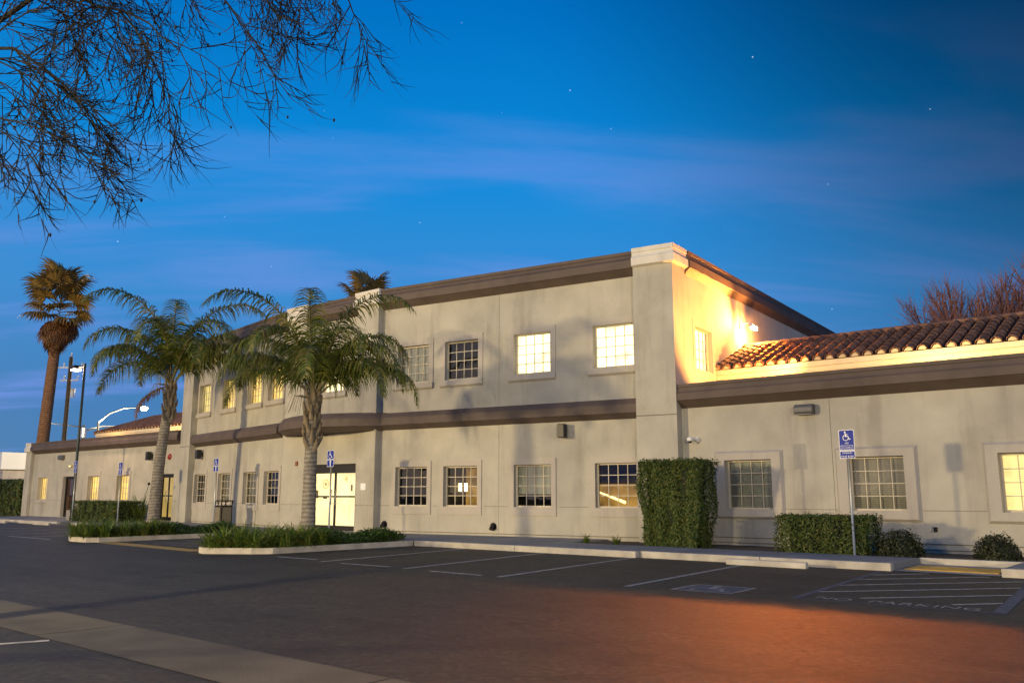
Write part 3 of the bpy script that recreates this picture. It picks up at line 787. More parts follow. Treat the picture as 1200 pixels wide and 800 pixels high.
window(PCU, 0, 1.17, WZ[2], 'upper', 'blind_white')
for x, b in zip(wr_x, ('blind_grey', 'blind_dim', 'blind_yellow', 'blind_grey', 'blind_dim')): window(PW_, 0, x - WR0[0], 1.09, 'wing', b)
for x in lw_win: window(PLW, 0, x - LW0[0], 1.17, 'low_left', 'blind_gold')
window(PS_, ang_s, .63, 5.40, 'thin', 'blind_white')

# ---------------------------------------------- doors
def leaf_door(P, s0, s1, z0, z1, ang, leaves, room, name='door', split=None, header=.28, inset=.12, rail=1.30):
    w = s1 - s0; p = Vector(P(s0, 0, z0)); h = z1 - z0
    d = obj(name, None, B, p - BP, (0, 0, ang))
    mb = MB(); t = .06
    mb.box(0, inset, 0, t, inset + .1, h); mb.box(w - t, inset, 0, w, inset + .1, h); mb.box(t, inset, h - header, w - t, inset + .1, h)
    d.data = None
    fr = mb
    lw = (w - 2 * t) / leaves
    for i in range(leaves):
        x0 = t + i * lw; x1 = x0 + lw; q = .045
        fr.box(x0 + .004, inset + .02, .02, x0 + q, inset + .07, h - header); fr.box(x1 - q, inset + .02, .02, x1 - .004, inset + .07, h - header)
        fr.box(x0 + q, inset + .02, .02, x1 - q, inset + .07, .20); fr.box(x0 + q, inset + .02, rail - .06, x1 - q, inset + .07, rail); fr.box(x0 + q, inset + .02, h - header - .06, x1 - q, inset + .07, h - header - .003)
    B_d = d
    o = fr.mesh('door', M['darkmetal']); bpy.data.objects.remove(d)
    d = obj(name, o, B, p - BP, (0, 0, ang))
    mb = MB(); mb.quad((t, inset + .045, .05), (w - t, inset + .045, .05), (w - t, inset + .045, h - header), (t, inset + .045, h - header)); obj('pane', mb.mesh('pane', M['glass']), d)
    mb = MB(); mb.quad((-.02, .75, -.02), (w + .02, .75, -.02), (w + .02, .75, h), (-.02, .75, h)); mb.quad((-.02, .25, -.02), (-.02, .75, -.02), (-.02, .75, h), (-.02, .25, h)); mb.quad((w + .02, .25, -.02), (w + .02, .75, -.02), (w + .02, .75, h), (w + .02, .25, h))
    obj('lobby', mb.mesh('lobby', room), d)
    for i in range(leaves):
        x = t + lw * (i + 1) - .12 if i % 2 == 0 else t + lw * i + .12
        mb = MB(); mb.tube([(x, inset - .05, rail - .35), (x, inset - .05, rail + .25)], .014, 8); mb.tube([(x, inset + .03, rail - .28), (x, inset - .05, rail - .28)], .012, 6); mb.tube([(x, inset + .03, rail + .18), (x, inset - .05, rail + .18)], .012, 6)
        obj('handle', mb.mesh('handle', M['pole'], True), d)
    return d
D1 = leaf_door(PC_, 1.85, 4.55, .15, 2.63, 0, 2, M['glow_door'])
# round seals stuck on the lobby glass, a notice and two small plates
def seal(cx, cz, r, parent):
    mb = MB()
    n = 20
    for k in range(n):
        a0, a1 = 2 * math.pi * k / n, 2 * math.pi * (k + 1) / n
        for ra, rb in ((.84, 1.0), (.58, .66)):
            mb.quad((cx + r * ra * math.cos(a0), .158, cz + r * ra * math.sin(a0)), (cx + r * rb * math.cos(a0), .158, cz + r * rb * math.sin(a0)), (cx + r * rb * math.cos(a1), .158, cz + r * rb * math.sin(a1)), (cx + r * ra * math.cos(a1), .158, cz + r * ra * math.sin(a1)))
    st = []
    for k in range(12):
        rr = r * (.52 if k % 2 == 0 else .27); a = math.pi / 2 + k * math.pi / 6; st.append((cx + rr * math.cos(a), .158, cz + rr * math.sin(a)))
    mb.poly(st)
    obj('seal', mb.mesh('seal', M['seal']), parent)
M['seal'] = plain('gilt_seal', (.50, .36, .14), .6)
dx0 = -29.75 + 1.85
seal(-27.13 - dx0, 1.89 - .15, .19, D1); seal(-25.91 - dx0, 2.07 - .15, .11, D1)
for xa, za, xb, zb in ((-25.62, 1.62, -25.53, 1.86), (-27.75, 1.36, -27.58, 1.66), (-27.25, 1.33, -27.02, 1.39)):
    mb = MB(); mb.box(xa - dx0, .145, za - .15, xb - dx0, .16, zb - .15); obj('notice', mb.mesh('notice', M['leafbase']), D1)
D2 = leaf_door(PLW, -43.35 - LW0[0], -41.95 - LW0[0], .16, 2.54, 0, 2, blind('lit_corridor', (.6, .5, .3), .85, (1, .66, .20), .01, .3), header=.12)
M['redroom'] = plain('red_room', (.25, .05, .025), .8)
D3 = leaf_door(PLW, -54.9 - LW0[0], -53.4 - LW0[0], .16, 2.56, 0, 1, blind('dim_corridor', (.30, .10, .05), .10, (1, .4, .15), .01, .5), header=.12)
mb = MB(); ring(mb, 1.5, 2.4, .14, .24, 0, .06, .02)
obj('surround', mb.mesh('surround', M['trim']), D3)

# ---------------------------------------------- clay tile screens on the wings
def tile_roof(x0, x1, ye, ze, yr, zr, hip=None):
    """hip: 'l' or 'r' end slopes back"""
    sl = math.hypot(yr - ye, zr - ze); dy, dz = (yr - ye) / sl, (zr - ze) / sl
    run = yr - ye
    rng = random.Random(5)
    tl = MB(); ends = MB(); pan = MB(); sp = .375; r = .135
    n = int((x1 - x0) / sp)
    nseg = 8
    for i in range(n):
        x = x0 + sp * (i + .5)
        top = sl
        if hip == 'l': top = min(sl, max(.2, (x - x0) * sl / run))
        if hip == 'r': top = min(sl, max(.2, (x1 - x) * sl / run))
        k = max(1, round(nseg * top / sl))
        for j in range(k):
            t0, t1 = top * j / k - (.03 if j else .02), top * (j + 1) / k + .02
            ra, rb = r * 1.06, r * .90; lift = .018 + rng.uniform(-.004, .006); jx = rng.uniform(-.008, .008)
            prev = None; i0 = len(tl.v); Kq = 7
            for (t, rr, lf) in ((t0, ra, lift), (t1, rb, 0)):
                for q in range(Kq):
                    a = math.pi * q / (Kq - 1)
                    ox, oz = rr * math.cos(a), rr * math.sin(a) + lf
                    tl.v.append((x + jx + ox, ye + dy * t - dz * oz, ze + dz * t + dy * oz))
            for q in range(Kq - 1): tl.f.append((i0 + q, i0 + q + 1, i0 + Kq + q + 1, i0 + Kq + q)); tl.m.append(0)
            # the dark lower lip of each tile
            for q in range(Kq - 1):
                a0, a1 = math.pi * q / (Kq - 1), math.pi * (q + 1) / (Kq - 1)
                g_ = lambda a, rr: (x + jx + rr * math.cos(a), ye + dy * t0 - dz * (rr * math.sin(a) + lift), ze + dz * t0 + dy * (rr * math.sin(a) + lift))
                tl.quad(g_(a0, ra), g_(a1, ra), g_(a1, ra - .016), g_(a0, ra - .016))
        c = [(x + .108 * math.cos(math.pi * q / 8), ye + .012, ze + .012 + .108 * math.sin(math.pi * q / 8)) for q in range(9)]
        tl.mi = 1; tl.poly(c); tl.mi = 0
    xa, xb = x0, x1
    ra_, rb_ = (x0 + run if hip == 'l' else x0), (x1 - run if hip == 'r' else x1)
    pan.quad((x0, ye, ze), (x1, ye, ze), (rb_, yr, zr), (ra_, yr, zr))
    pan.quad((ra_, yr, zr), (rb_, yr, zr), (rb_ , yr + 2.6, ze), (ra_, yr + 2.6, ze))
    if hip == 'l': pan.tri((x0, ye, ze), (ra_, yr, zr), (x0, yr + 2.6, ze))
    if hip == 'r': pan.tri((x1, ye, ze), (x1, yr + 2.6, ze), (rb_, yr, zr))
    part_r = part('tile_roof', tl, [M['tile'], M['mortar']], B, smooth=False)
    part('roof_deck', pan, plain('roof_underlay', (.05, .026, .018), .9), B)
    rg = MB()
    def ridge(pa, pb):
        pa, pb = Vector(pa), Vector(pb); L = (pb - pa).length; m = int(L / .34); d = (pb - pa) / m
        for i in range(m): rg.tube([pa + d * i, pa + d * (i + 1.08)], [.125, .105], 8)
    ridge((ra_, yr, zr + .03), (rb_, yr, zr + .03))
    if hip == 'l': ridge((x0, ye, ze + .03), (ra_, yr, zr + .03))
    if hip == 'r': ridge((x1, ye, ze + .03), (rb_, yr, zr + .03))
    part('ridge_tile', rg, M['tile'], B)
    mb = MB(); mb.box(x0, ye + .18, 4.05, x1, ye + .4, ze - .02); mb.box(x0, ye + .05, ze - .16, x1, ye + .18, ze - .005); mb.box(x0, ye + .12, ze - .30, x1, ye + .18, ze - .165)
    part('fascia', mb, M['fascia'], B)
tile_roof(-13.2, 4.5, 25.8, 5.52, 28.45, 6.62, 'r')
tile_roof(-58.0, -40.9, 25.8, 5.45, 28.45, 6.55, 'l')

# ------------------------------------------------------------------ small fittings on the walls
def fitting(name, label, cat, P, s, z, ang, build, group=None):
    t = thing(name, label, cat, P(s, 0, z), ang, group)
    build(t); return t
def cyl_light(t):
    mb = MB(); mb.box(-.06, -.10, -.11, .06, .002, .11); obj('bracket', mb.mesh('bracket', M['black']), t)
    mb = MB(); mb.box(-.115, -.34, -.22, .115, -.101, .22); o = obj('housing', mb.mesh('housing', M['black']), t); bevel(o, .02, 3)
fitting('wall_light', 'black box downlight under the belt course between two ground-floor windows', 'wall light', PR_, 7.62, 3.50, ang_r, cyl_light, 'black wall downlights')
fitting('wall_light', 'black box downlight under the belt course beside the left end pier', 'wall light', PL_, 1.0, 3.42, ang_l, cyl_light, 'black wall downlights')
fitting('wall_light', 'black wall downlight on the low left wing above the lit double door', 'wall light', PLW, 16.0, 3.50, 0, cyl_light, 'black wall downlights')
def wall_pack(t):
    mb = MB(); mb.v = []
    pr = [(0, -.13), (-.20, -.13), (-.24, -.08), (-.24, .05), (-.18, .13), (0, .13)]
    w = .26; n = len(pr)
    for x in (-w, w): mb.v += [(x, y, zz) for y, zz in pr]
    mb.f = [tuple(range(n)), tuple(range(2 * n - 1, n - 1, -1))] + [(k, n + k, n + (k + 1) % n, (k + 1) % n) for k in range(n)]; mb.m = [0] * len(mb.f)
    o = obj('housing', mb.mesh('housing', M['grey']), t); bevel(o, .02)
    mb = MB(); mb.box(-.22, -.19, -.150, .22, -.03, -.131); obj('lens', mb.mesh('lens', M['blind_grey']), t)
fitting('wall_light', 'grey wall pack light high on the right wing', 'wall light', PW_, 3.92, 3.77, 0, wall_pack, 'grey wall packs')
fitting('wall_light', 'grey wall pack light at the left end of the low left wing', 'wall light', PLW, 5.0, 3.72, 0, wall_pack, 'grey wall packs')
def door_lamp(t):
    mb = MB(); mb.box(-.16, -.14, -.07, .16, .0, .07); o = obj('housing', mb.mesh('housing', M['beige']), t); bevel(o, .02)
    mb = MB(); mb.box(-.12, -.145, -.06, .12, -.13, .02); obj('lens', mb.mesh('lens', M['blind_yellow']), t)
fitting('door_lamp', 'small yellowish lamp over the dark single door of the left wing', 'door lamp', PLW, 6.35, 3.18, 0, door_lamp)
def camera_(t):
    mb = MB(); mb.tube([(0, 0, 0), (0, -.05, 0)], .075, 12); mb.tube([(0, -.05, .0), (0, -.16, .0), (-.04, -.22, .0)], .045, 10); obj('bracket', mb.mesh('bracket', M['white'], True), t)
    mb = MB(); mb.sphere((-.12, -.24, .0), .095, 12, 8, (1, 1, .8)); obj('dome', mb.mesh('dome', M['white'], True), t)
    mb = MB(); mb.sphere((-.12, -.25, -.055), .06, 10, 6); obj('lens', mb.mesh('lens', M['black'], True), t)
fitting('security_camera', 'white dome security camera on the wall beside the right end pier', 'security camera', PW_, .62, 3.09, 0, camera_)
def bell(t):
    mb = MB(); mb.tube([(0, 0, 0), (0, -.05, 0), (0, -.09, 0), (0, -.11, 0)], [.16, .16, .12, .03], 16); obj('gong', mb.mesh('gong', M['red'], True), t)
fitting('alarm_bell', 'dark red round alarm bell on the left wing by the end pier', 'alarm bell', PLW, 17.85, 3.42, 0, bell)
def eml(t):
    mb = MB(); mb.box(-.13, -.10, -.06, .13, 0, .06); o = obj('housing', mb.mesh('housing', M['beige']), t); bevel(o, .015)
    mb = MB(); mb.tube([(-.09, -.10, .06), (-.11, -.14, .12)], .04, 8); mb.tube([(.09, -.10, .06), (.11, -.14, .12)], .04, 8); obj('lamp_head', mb.mesh('lamp_head', M['beige']), t)
fitting('emergency_light', 'small cream emergency light below the red alarm bell', 'emergency light', PLW, 17.25, 3.22, 0, eml)
def plate_box(mat, w, h, d):
    def f(t):
        mb = MB(); mb.box(-w, -d, -h, w, .0, h); o = obj('body', mb.mesh('body', mat), t); bevel(o, .008)
    return f
fitting('notice', 'small white paper notice taped to the right of the main doors', 'notice', PC_, 29.75 - 24.75, 1.78, 0, plate_box(M['signwhite'], .14, .12, .008))
fitting('strobe', 'small rust-coloured strobe box on the wall left of the main doors', 'strobe', PC_, .95, 2.70, 0, plate_box(plain('rust_box', (.22, .07, .03), .5), .06, .09, .06))
def drain(t):
    mb = MB(); mb.tube([(0, .02, .10), (0, -.06, .06), (0, -.13, -.06)], [.055, .07, .085], 10); mb.tube([(0, -.002, .03), (0, -.012, .03)], [.13, .13], 12); obj('spout', mb.mesh('spout', M['black'], True), t)
fitting('drain_spout', 'small black roof drain spout at the wall foot beside the entrance bay', 'drain spout', PR_, .28, .42, ang_r, drain, 'black drain spouts')
fitting('drain_spout', 'small black roof drain spout low on the wall between second and third window', 'drain spout', PR_, 4.90, .42, ang_r, drain, 'black drain spouts')
def tap(t):
    mb = MB(); mb.tube([(0, 0, 0), (0, -.10, 0), (-.0, -.14, -.06)], .018, 8); mb.tube([(-.06, -.08, .05), (.06, -.08, .05)], .012, 6); mb.tube([(0, -.08, 0), (0, -.08, .05)], .012, 6); mb.box(-.04, -.03, -.05, .04, 0, .05); obj('spigot', mb.mesh('spigot', M['black'], True), t)
fitting('garden_tap', 'small dark garden tap low on the right wing wall', 'tap', PW_, 6.95, .66, 0, tap)

def point_light(name, parent, loc, energy, color, radius=.12):
    l = bpy.data.lights.new(name, 'POINT'); l.energy = energy; l.color = color; l.shadow_soft_size = radius
    o = bpy.data.objects.new(name, l); COL.objects.link(o); o.parent = parent; o.location = loc; return o
def spot_light(name, parent, loc, aim, energy, color, angle=120, blend=.6, radius=.1):
    l = bpy.data.lights.new(name, 'SPOT'); l.energy = energy; l.color = color; l.shadow_soft_size = radius; l.spot_size = RAD(angle); l.spot_blend = blend
    o = bpy.data.objects.new(name, l); COL.objects.link(o); o.parent = parent; o.location = loc
    o.rotation_euler = (Vector(aim) - Vector(loc)).to_track_quat('-Z', 'Y').to_euler(); return o
# lit twin floodlight on the tower's side wall, above the clay tiles
def flood(t):
    mb = MB(); mb.box(-.14, -.05, -.10, .14, .0, .10); obj('backplate', mb.mesh('backplate', M['white']), t)
    mb = MB(); mb.tube([(0, -.05, .02), (0, -.22, .10), (0, -.38, .06)], .025, 8); mb.tube([(-.14, -.38, .06), (.14, -.38, .06)], .022, 8); obj('arm', mb.mesh('arm', M['white'], True), t)
    for s in (-1, 1):
        mb = MB(); mb.tube([(.13 * s, -.36, .08), (.14 * s, -.42, .0), (.15 * s, -.48, -.09)], [.04, .065, .085], 10); h = obj('lamp_head', mb.mesh('lamp_head', M['white'], True), t)
        mb = MB(); mb.sphere((.152 * s, -.488, -.11), .078, 10, 6); obj('bulb', mb.mesh('bulb', M['glow_hot'], True), h)
    spot_light('flood_light', t, (-.15, -.56, -.20), (-3.0, -.80, .80), 8000, (1.0, .33, .06), 100, 1.0, .09)
    spot_light('flood_light', t, (.15, -.56, -.20), (-14, -10.5, -7.6), 13500, (1.0, .19, .012), 62, 1.0, .09)
    point_light('flood_light', t, (0, -.55, -.26), 900, (1.0, .36, .075), .09)
FL = fitting('floodlight', 'glaring twin floodlight on the side wall above the clay tile roof', 'floodlight', PS_, 4.75, 7.40, ang_s, flood)
# low floods in the roof trough that wash the cream fascia
def trough(x, y, e, label, col=(1.0, .66, .25), rz=0, aim=(0, 1.5, 1.1), ang=150):
    t = thing('roof_floodlight', label, 'floodlight', (x, y, 4.1), rz, 'roof trough floodlights')
    mb = MB(); mb.box(-.12, -.12, 0, .12, .12, .05); mb.tube([(0, 0, .05), (0, 0, .16)], .03, 8); obj('base', mb.mesh('base', M['grey']), t)
    mb = MB(); mb.obox((0, .03, .22), (.2, 0, 0), (0, .06, .05), (0, -.05, .06)); obj('lamp_head', mb.mesh('lamp_head', M['grey']), t)
    mb = MB(); mb.quad((-.17, .10, .20), (.17, .10, .20), (.17, .03, .30), (-.17, .03, .30)); obj('lens', mb.mesh('lens', emit('trough_lens', (1, .75, .4), 6)), t)
    spot_light('flood_light', t, (0, .16, .26), aim, e, col, ang, .5)
trough(-6.2, 24.6, 420, 'roof floodlight hidden behind the middle of the right parapet')
trough(-10.2, 24.6, 120, 'roof floodlight hidden behind the right parapet, close to the tower', (1.0, .52, .14))
trough(-9.6, 24.2, 3300, 'roof floodlight hidden behind the right parapet, turned to the side wall', (1.0, .40, .085), RAD(70), (0, 3.0, 3.1), 100)
trough(-2.4, 24.6, 420, 'roof floodlight hidden behind the right parapet, far from the tower')
trough(-55.0, 24.6, 180, 'roof floodlight hidden behind the left parapet, outer one', (1.0, .52, .14))
trough(-47.5, 24.6, 180, 'roof floodlight hidden behind the left parapet, inner one', (1.0, .60, .2))

# ------------------------------------------------------------------ signs
def parking_sign(x, y, rz, top, w, h, label, kind, lean=0.0):
    t = thing('parking_sign', label, 'parking sign', (x, y, ZS - .01), rz, 'blue access parking signs')
    tz = top - ZS + .01
    mb = MB(); mb.tube([(0, 0, 0), (lean, 0, tz - .02)], .03, 8); obj('pole', mb.mesh('pole', M['pole'], True), t)
    def plate(z0, z1):
        mb = MB(); r = .03; pts = []
        for cx, cz, a0 in ((w / 2 - r, z0 + r, -90), (w / 2 - r, z1 - r, 0), (-w / 2 + r, z1 - r, 90), (-w / 2 + r, z0 + r, 180)):
            for k in range(4): a = RAD(a0 + k * 30); pts.append((cx + r * math.cos(a), cz + r * math.sin(a)))
        n = len(pts)
        for y0, sc in ((-.036, 1),):
            mb.poly([(a + lean, y0, b) for a, b in pts]); mb.poly([(a + lean, y0 + .004, b) for a, b in reversed(pts)])
            for k in range(n):
                a, b = pts[k], pts[(k + 1) % n]; mb.quad((a[0] + lean, y0, a[1]), (a[0] + lean, y0 + .004, a[1]), (b[0] + lean, y0 + .004, b[1]), (b[0] + lean, y0, b[1]))
        p = obj('plate', mb.mesh('plate', M['signwhite']), t)
        mb = MB(); cx_, cz_ = 0, (z0 + z1) / 2; e1 = .011
        kx, kz = 1 - 2 * e1 / w, 1 - 2 * e1 / (z1 - z0)
        mb.poly([(a * kx + lean, -.0385, cz_ + (b - cz_) * kz) for a, b in pts]); obj('blue_field', mb.mesh('blue_field', M['blue']), p)
        return p
    f3 = lambda ox, oz: (lambda x, y, d: (ox + lean + x, -.040 - d, oz + y))
    def lettering(p, txt, size, zc, wd):
        me = text_mesh(txt, size, M['signwhite'], .0); xs = [v.co.x for v in me.vertices]; ys = [v.co.y for v in me.vertices]
        o = obj('lettering', me, p, (lean, -.041, zc - size * .35), (RAD(90), 0, 0)); o.scale = (wd / (max(xs) - min(xs)), 1, 1)
    if kind == 'van':
        z1 = tz; z0 = tz - h
        zm = z0 + h * .27
        p = plate(zm + .003, z1); q = plate(z0, zm - .003)
        mb = MB(); wheelchair(mb, .235, f3(-.005, z1 - .145), 0); obj('symbol', mb.mesh('symbol', M['signwhite']), p)
        lettering(p, 'VAN', .06, z1 - .305, .085)
        mb = MB()
        zb = zm + .075
        for a, b in (((-.14, zb - .045), (.14, zb - .045)), ((.14, zb - .045), (.14, zb + .045)), ((.14, zb + .045), (-.14, zb + .045)), ((-.14, zb + .045), (-.14, zb - .045))): stroke2d(mb, [a, b], .007, f3(0, 0), 0, .0)
        obj('border', mb.mesh('border', M['signwhite']), p)
        lettering(p, 'ACCESSIBLE', .042, zb, .23)
        lettering(q, 'MINIMUM', .05, z0 + h * .195, .22); lettering(q, 'FINE $250', .05, z0 + h * .075, .28)
    else:
        z1 = tz; z0 = tz - h; zm = z0 + h * .44
        p = plate(zm + .002, z1); q = plate(z0, zm - .002)
        mb = MB(); wheelchair(mb, .26, f3(-.01, zm + h * .28), 0); obj('symbol', mb.mesh('symbol', M['signwhite']), p)
        mb = MB(); f = f3(0, z0 + h * .22)
        mb.quad(f(-.022, -.10, 0), f(.022, -.10, 0), f(.022, .05, 0), f(-.022, .05, 0)); mb.tri(f(-.055, .045, 0), f(.055, .045, 0), f(0, .105, 0)); obj('arrow', mb.mesh('arrow', M['signwhite']), q)
    return t
parking_sign(-7.05, 20.44, RAD(-3), 2.98, .36, .66, 'blue van accessible parking sign on a pole in front of the low square hedge', 'van')
parking_sign(-23.9, 18.7, 0, 2.98, .36, .55, 'blue access sign with arrow in front of the bright main doors', 'arrow')
parking_sign(-32.9, 19.8, 0, 2.98, .36, .55, 'blue access sign with arrow next to the trash bin', 'arrow')
parking_sign(-40.9, 19.6, 0, 3.0, .36, .6, 'blue access sign in front of the clump of upright strap leaves', 'arrow')
parking_sign(-46.6, 19.95, 0, 3.22, .36, .62, 'blue access sign right beside the tall lamp post', 'arrow')

# ------------------------------------------------------------------ trash bin
t = thing('trash_bin', 'dark brown square trash bin with open hood by the wall left of the entrance', 'trash bin', (-33.35, 20.5, ZS))
mb = MB(); mb.box(-.27, -.27, .04, .27, .27, .90); o = obj('body', mb.mesh('body', M['darkmetal']), t); bevel(o, .02)
mb = MB(); mb.box(-.20, -.285, .14, .20, -.271, .82); mb.box(.271, -.20, .14, .285, .20, .82); obj('panel', mb.mesh('panel', plain('aggregate_panel', (.20, .17, .12), .9, noise=.4, nscale=30)), t)
mb = MB()
for x in (-.25, .25):
    for y in (-.25, .25): mb.box(x - .025, y - .025, .901, x + .025, y + .025, 1.06)
mb.box(-.02, -.275, .901, .02, -.235, 1.06); mb.box(-.30, -.30, 1.06, .30, .30, 1.11); o = obj('hood', mb.mesh('hood', M['darkmetal']), t); bevel(o, .012)
for x in (-.22, .22):
    for y in (-.22, .22):
        mb = MB(); mb.tube([(x, y, 0), (x, y, .04)], .03, 6); obj('foot', mb.mesh('foot', M['black']), t)

# ------------------------------------------------------------------ lamp posts and poles
WARM = (1.0, .79, .47)
def lot_lamp(loc, hgt, label, energy, rz=0, arm=.9, col=WARM, rad=.4):
    t = thing('lamp_post', label, 'lamp post', loc, rz, 'parking lot lamp posts')
    mb = MB(); mb.box(-.22, -.22, 0, .22, .22, .55); o = obj('base', mb.mesh('base', M['concrete']), t); bevel(o, .03)
    mb = MB(); mb.tube([(0, 0, .55), (0, 0, hgt)], [.075, .06], 10); obj('pole', mb.mesh('pole', M['green_pole'], True), t)
    mb = MB(); mb.box(-arm, -.035, hgt - .16, 0, .035, hgt - .08); obj('arm', mb.mesh('arm', M['darkmetal']), t)
    mb = MB(); mb.box(-arm - .55, -.22, hgt - .22, -arm, .22, hgt - .02); h = obj('lamp_head', mb.mesh('lamp_head', M['darkmetal']), t); bevel(h, .02)
    mb = MB(); mb.box(-arm - .50, -.18, hgt - .29, -arm - .05, .18, hgt - .221); obj('lens', mb.mesh('lens', M['glow_lens']), h)
    point_light('lamp_light', t, (-arm - .28, 0, hgt - .42), energy, col, rad)
    return t
lot_lamp((-47.3, 20.25, ZS), 8.3, 'tall dark lamp post with a lit shoebox head behind the clipped left hedge', 800, 0, .8, (1.0, .62, .34))
lot_lamp((-44.0, -36.0, 0), 9.0, 'lamp post with a shoebox head left of the camera and outside the photo', 108000, RAD(180), col=(1.0, .76, .38), rad=1.3)
lot_lamp((-6.0, -36.0, 0), 8.0, 'lamp post with a shoebox head behind the camera', 24000, RAD(90))
lot_lamp((36.0, -30.0, 0), 6.0, 'lamp post with a shoebox head right of the camera', 76000, RAD(90))

t = lot_lamp((-8.5, -6.0, 0), 8.0, 'lamp post with a downward shoebox head close behind the camera', 400, RAD(90), col=(1.0, .76, .44))
spot_light('lamp_light', t, (-1.18, 0, 7.55), (12.0, 5.0, 0), 11500, (1.0, .78, .42), 118, .8, .25)
def street_lamp():
    t = thing('street_lamp', 'white curved street lamp shining beyond the roof of the left wing', 'street lamp', (-91.2, 40.9, 0))
    mb = MB(); mb.tube([(0, 0, 0), (0, 0, 9.0)], [.14, .10], 10); obj('pole', mb.mesh('pole', M['pole'], True), t)
    pts = [(0, 0, 8.9), (.5, .9, 9.9), (1.1, 2.0, 10.45), (1.9, 3.2, 10.6)]
    mb = MB(); mb.tube(pts, [.09, .08, .07, .06], 8); obj('arm', mb.mesh('arm', M['pole'], True), t)
    mb = MB(); mb.obox((2.2, 3.7, 10.62), (.22, .36, 0), (-.14, .09, 0), (0, 0, .09)); h = obj('lamp_head', mb.mesh('lamp_head', M['pole']), t)
    mb = MB(); mb.sphere((2.2, 3.7, 10.48), .34, 10, 6, (1, 1, .7)); obj('lens', mb.mesh('lens', M['glow_green'], True), h)
    point_light('lamp_light', t, (2.2, 3.7, 10.0), 14000, (1.0, .80, .52), .3)
street_lamp()
t = thing('traffic_signal', 'white traffic signal mast with a long arm beyond the left wing roof', 'traffic signal', (-92, 39.8, 0))
mb = MB(); mb.tube([(0, 0, 0), (0, 0, 8.6)], [.16, .12], 10); obj('pole', mb.mesh('pole', M['pole'], True), t)
mb = MB(); mb.tube([(0, 0, 8.0), (.8, 1.6, 8.5), (2.2, 4.6, 8.6)], [.10, .09, .06], 8); mb.tube([(0, 0, 8.4), (-1.6, -3.2, 8.7)], [.08, .05], 8); obj('arm', mb.mesh('arm', M['pole'], True), t)
mb = MB(); mb.box(-.25, -.25, 7.3, .25, .25, 8.3); o = obj('signal_head', mb.mesh('signal_head', M['white']), t); bevel(o, .03)
t = thing('utility_pole', 'tall wooden utility pole with pale insulators behind the lamp post', 'utility pole', (-83.2, 34.3, 0))
mb = MB(); mb.tube([(0, 0, 0), (0, 0, 14.2)], [.24, .17], 10); obj('pole', mb.mesh('pole', plain('wood_pole', (.12, .085, .05), .9, noise=.3, nscale=3), True), t)
for zc, ax in ((13.2, (1.0, .75, 0)), (12.0, (.7, .5, 0))):
    mb = MB(); mb.obox((0, 0, zc), ax, (-.05, .06, 0), (0, 0, .06)); obj('crossarm', mb.mesh('crossarm', M['white']), t)
for dx, zz in ((-1.0, 13.3), (.9, 13.3), (0, 14.25), (-.5, 13.3), (.65, 12.1), (-.4, 12.1)):
    mb = MB(); mb.tube([(dx, dx * .75, zz), (dx, dx * .75, zz + .35)], [.10, .06], 8); obj('insulator', mb.mesh('insulator', M['signwhite'], True), t)
mb = MB(); mb.tube([(.35, .25, 10.4), (.35, .25, 11.2)], .2, 10); obj('transformer', mb.mesh('transformer', M['white'], True), t)
# antenna masts are too far to read; the pale shop building beyond the left hedge
t = thing('shop_building', 'pale low shop building with a white fascia beyond the left hedge', 'building', (-125, 48, 0))
mb = MB(); mb.box(-18, -10, 0, 17.5, 12, 4.3); obj('wall', mb.mesh('wall', stucco('shop_wall', (.5, .44, .38))), t)
mb = MB(); mb.box(-18.3, -10.4, 4.3, 17.9, 12.3, 6.2); obj('fascia', mb.mesh('fascia', plain('white_fascia', (.8, .78, .72), .6, noise=.05, nscale=.5)), t)
M['shop_glass'] = plain('shop_glass', (.10, .13, .18), .15)
for i in range(6):
    mb = MB(); mb.box(-17 + i * 5.2, -10.06, .6, -13.2 + i * 5.2, -10.001, 3.6); obj('shop_window', mb.mesh('shop_window', M['shop_glass']), t)
mb = MB(); mb.box(10.2, -14.5, 0, 16.5, -10.5, 3.1); mb.box(10.0, -14.7, 3.1, 16.7, -10.5, 3.4); obj('porch', mb.mesh('porch', M['stucco']), t)
spot_light('shop_light', t, (4, -22, 6), (6, -10, 5), 2500, (1.0, .85, .68), 110)

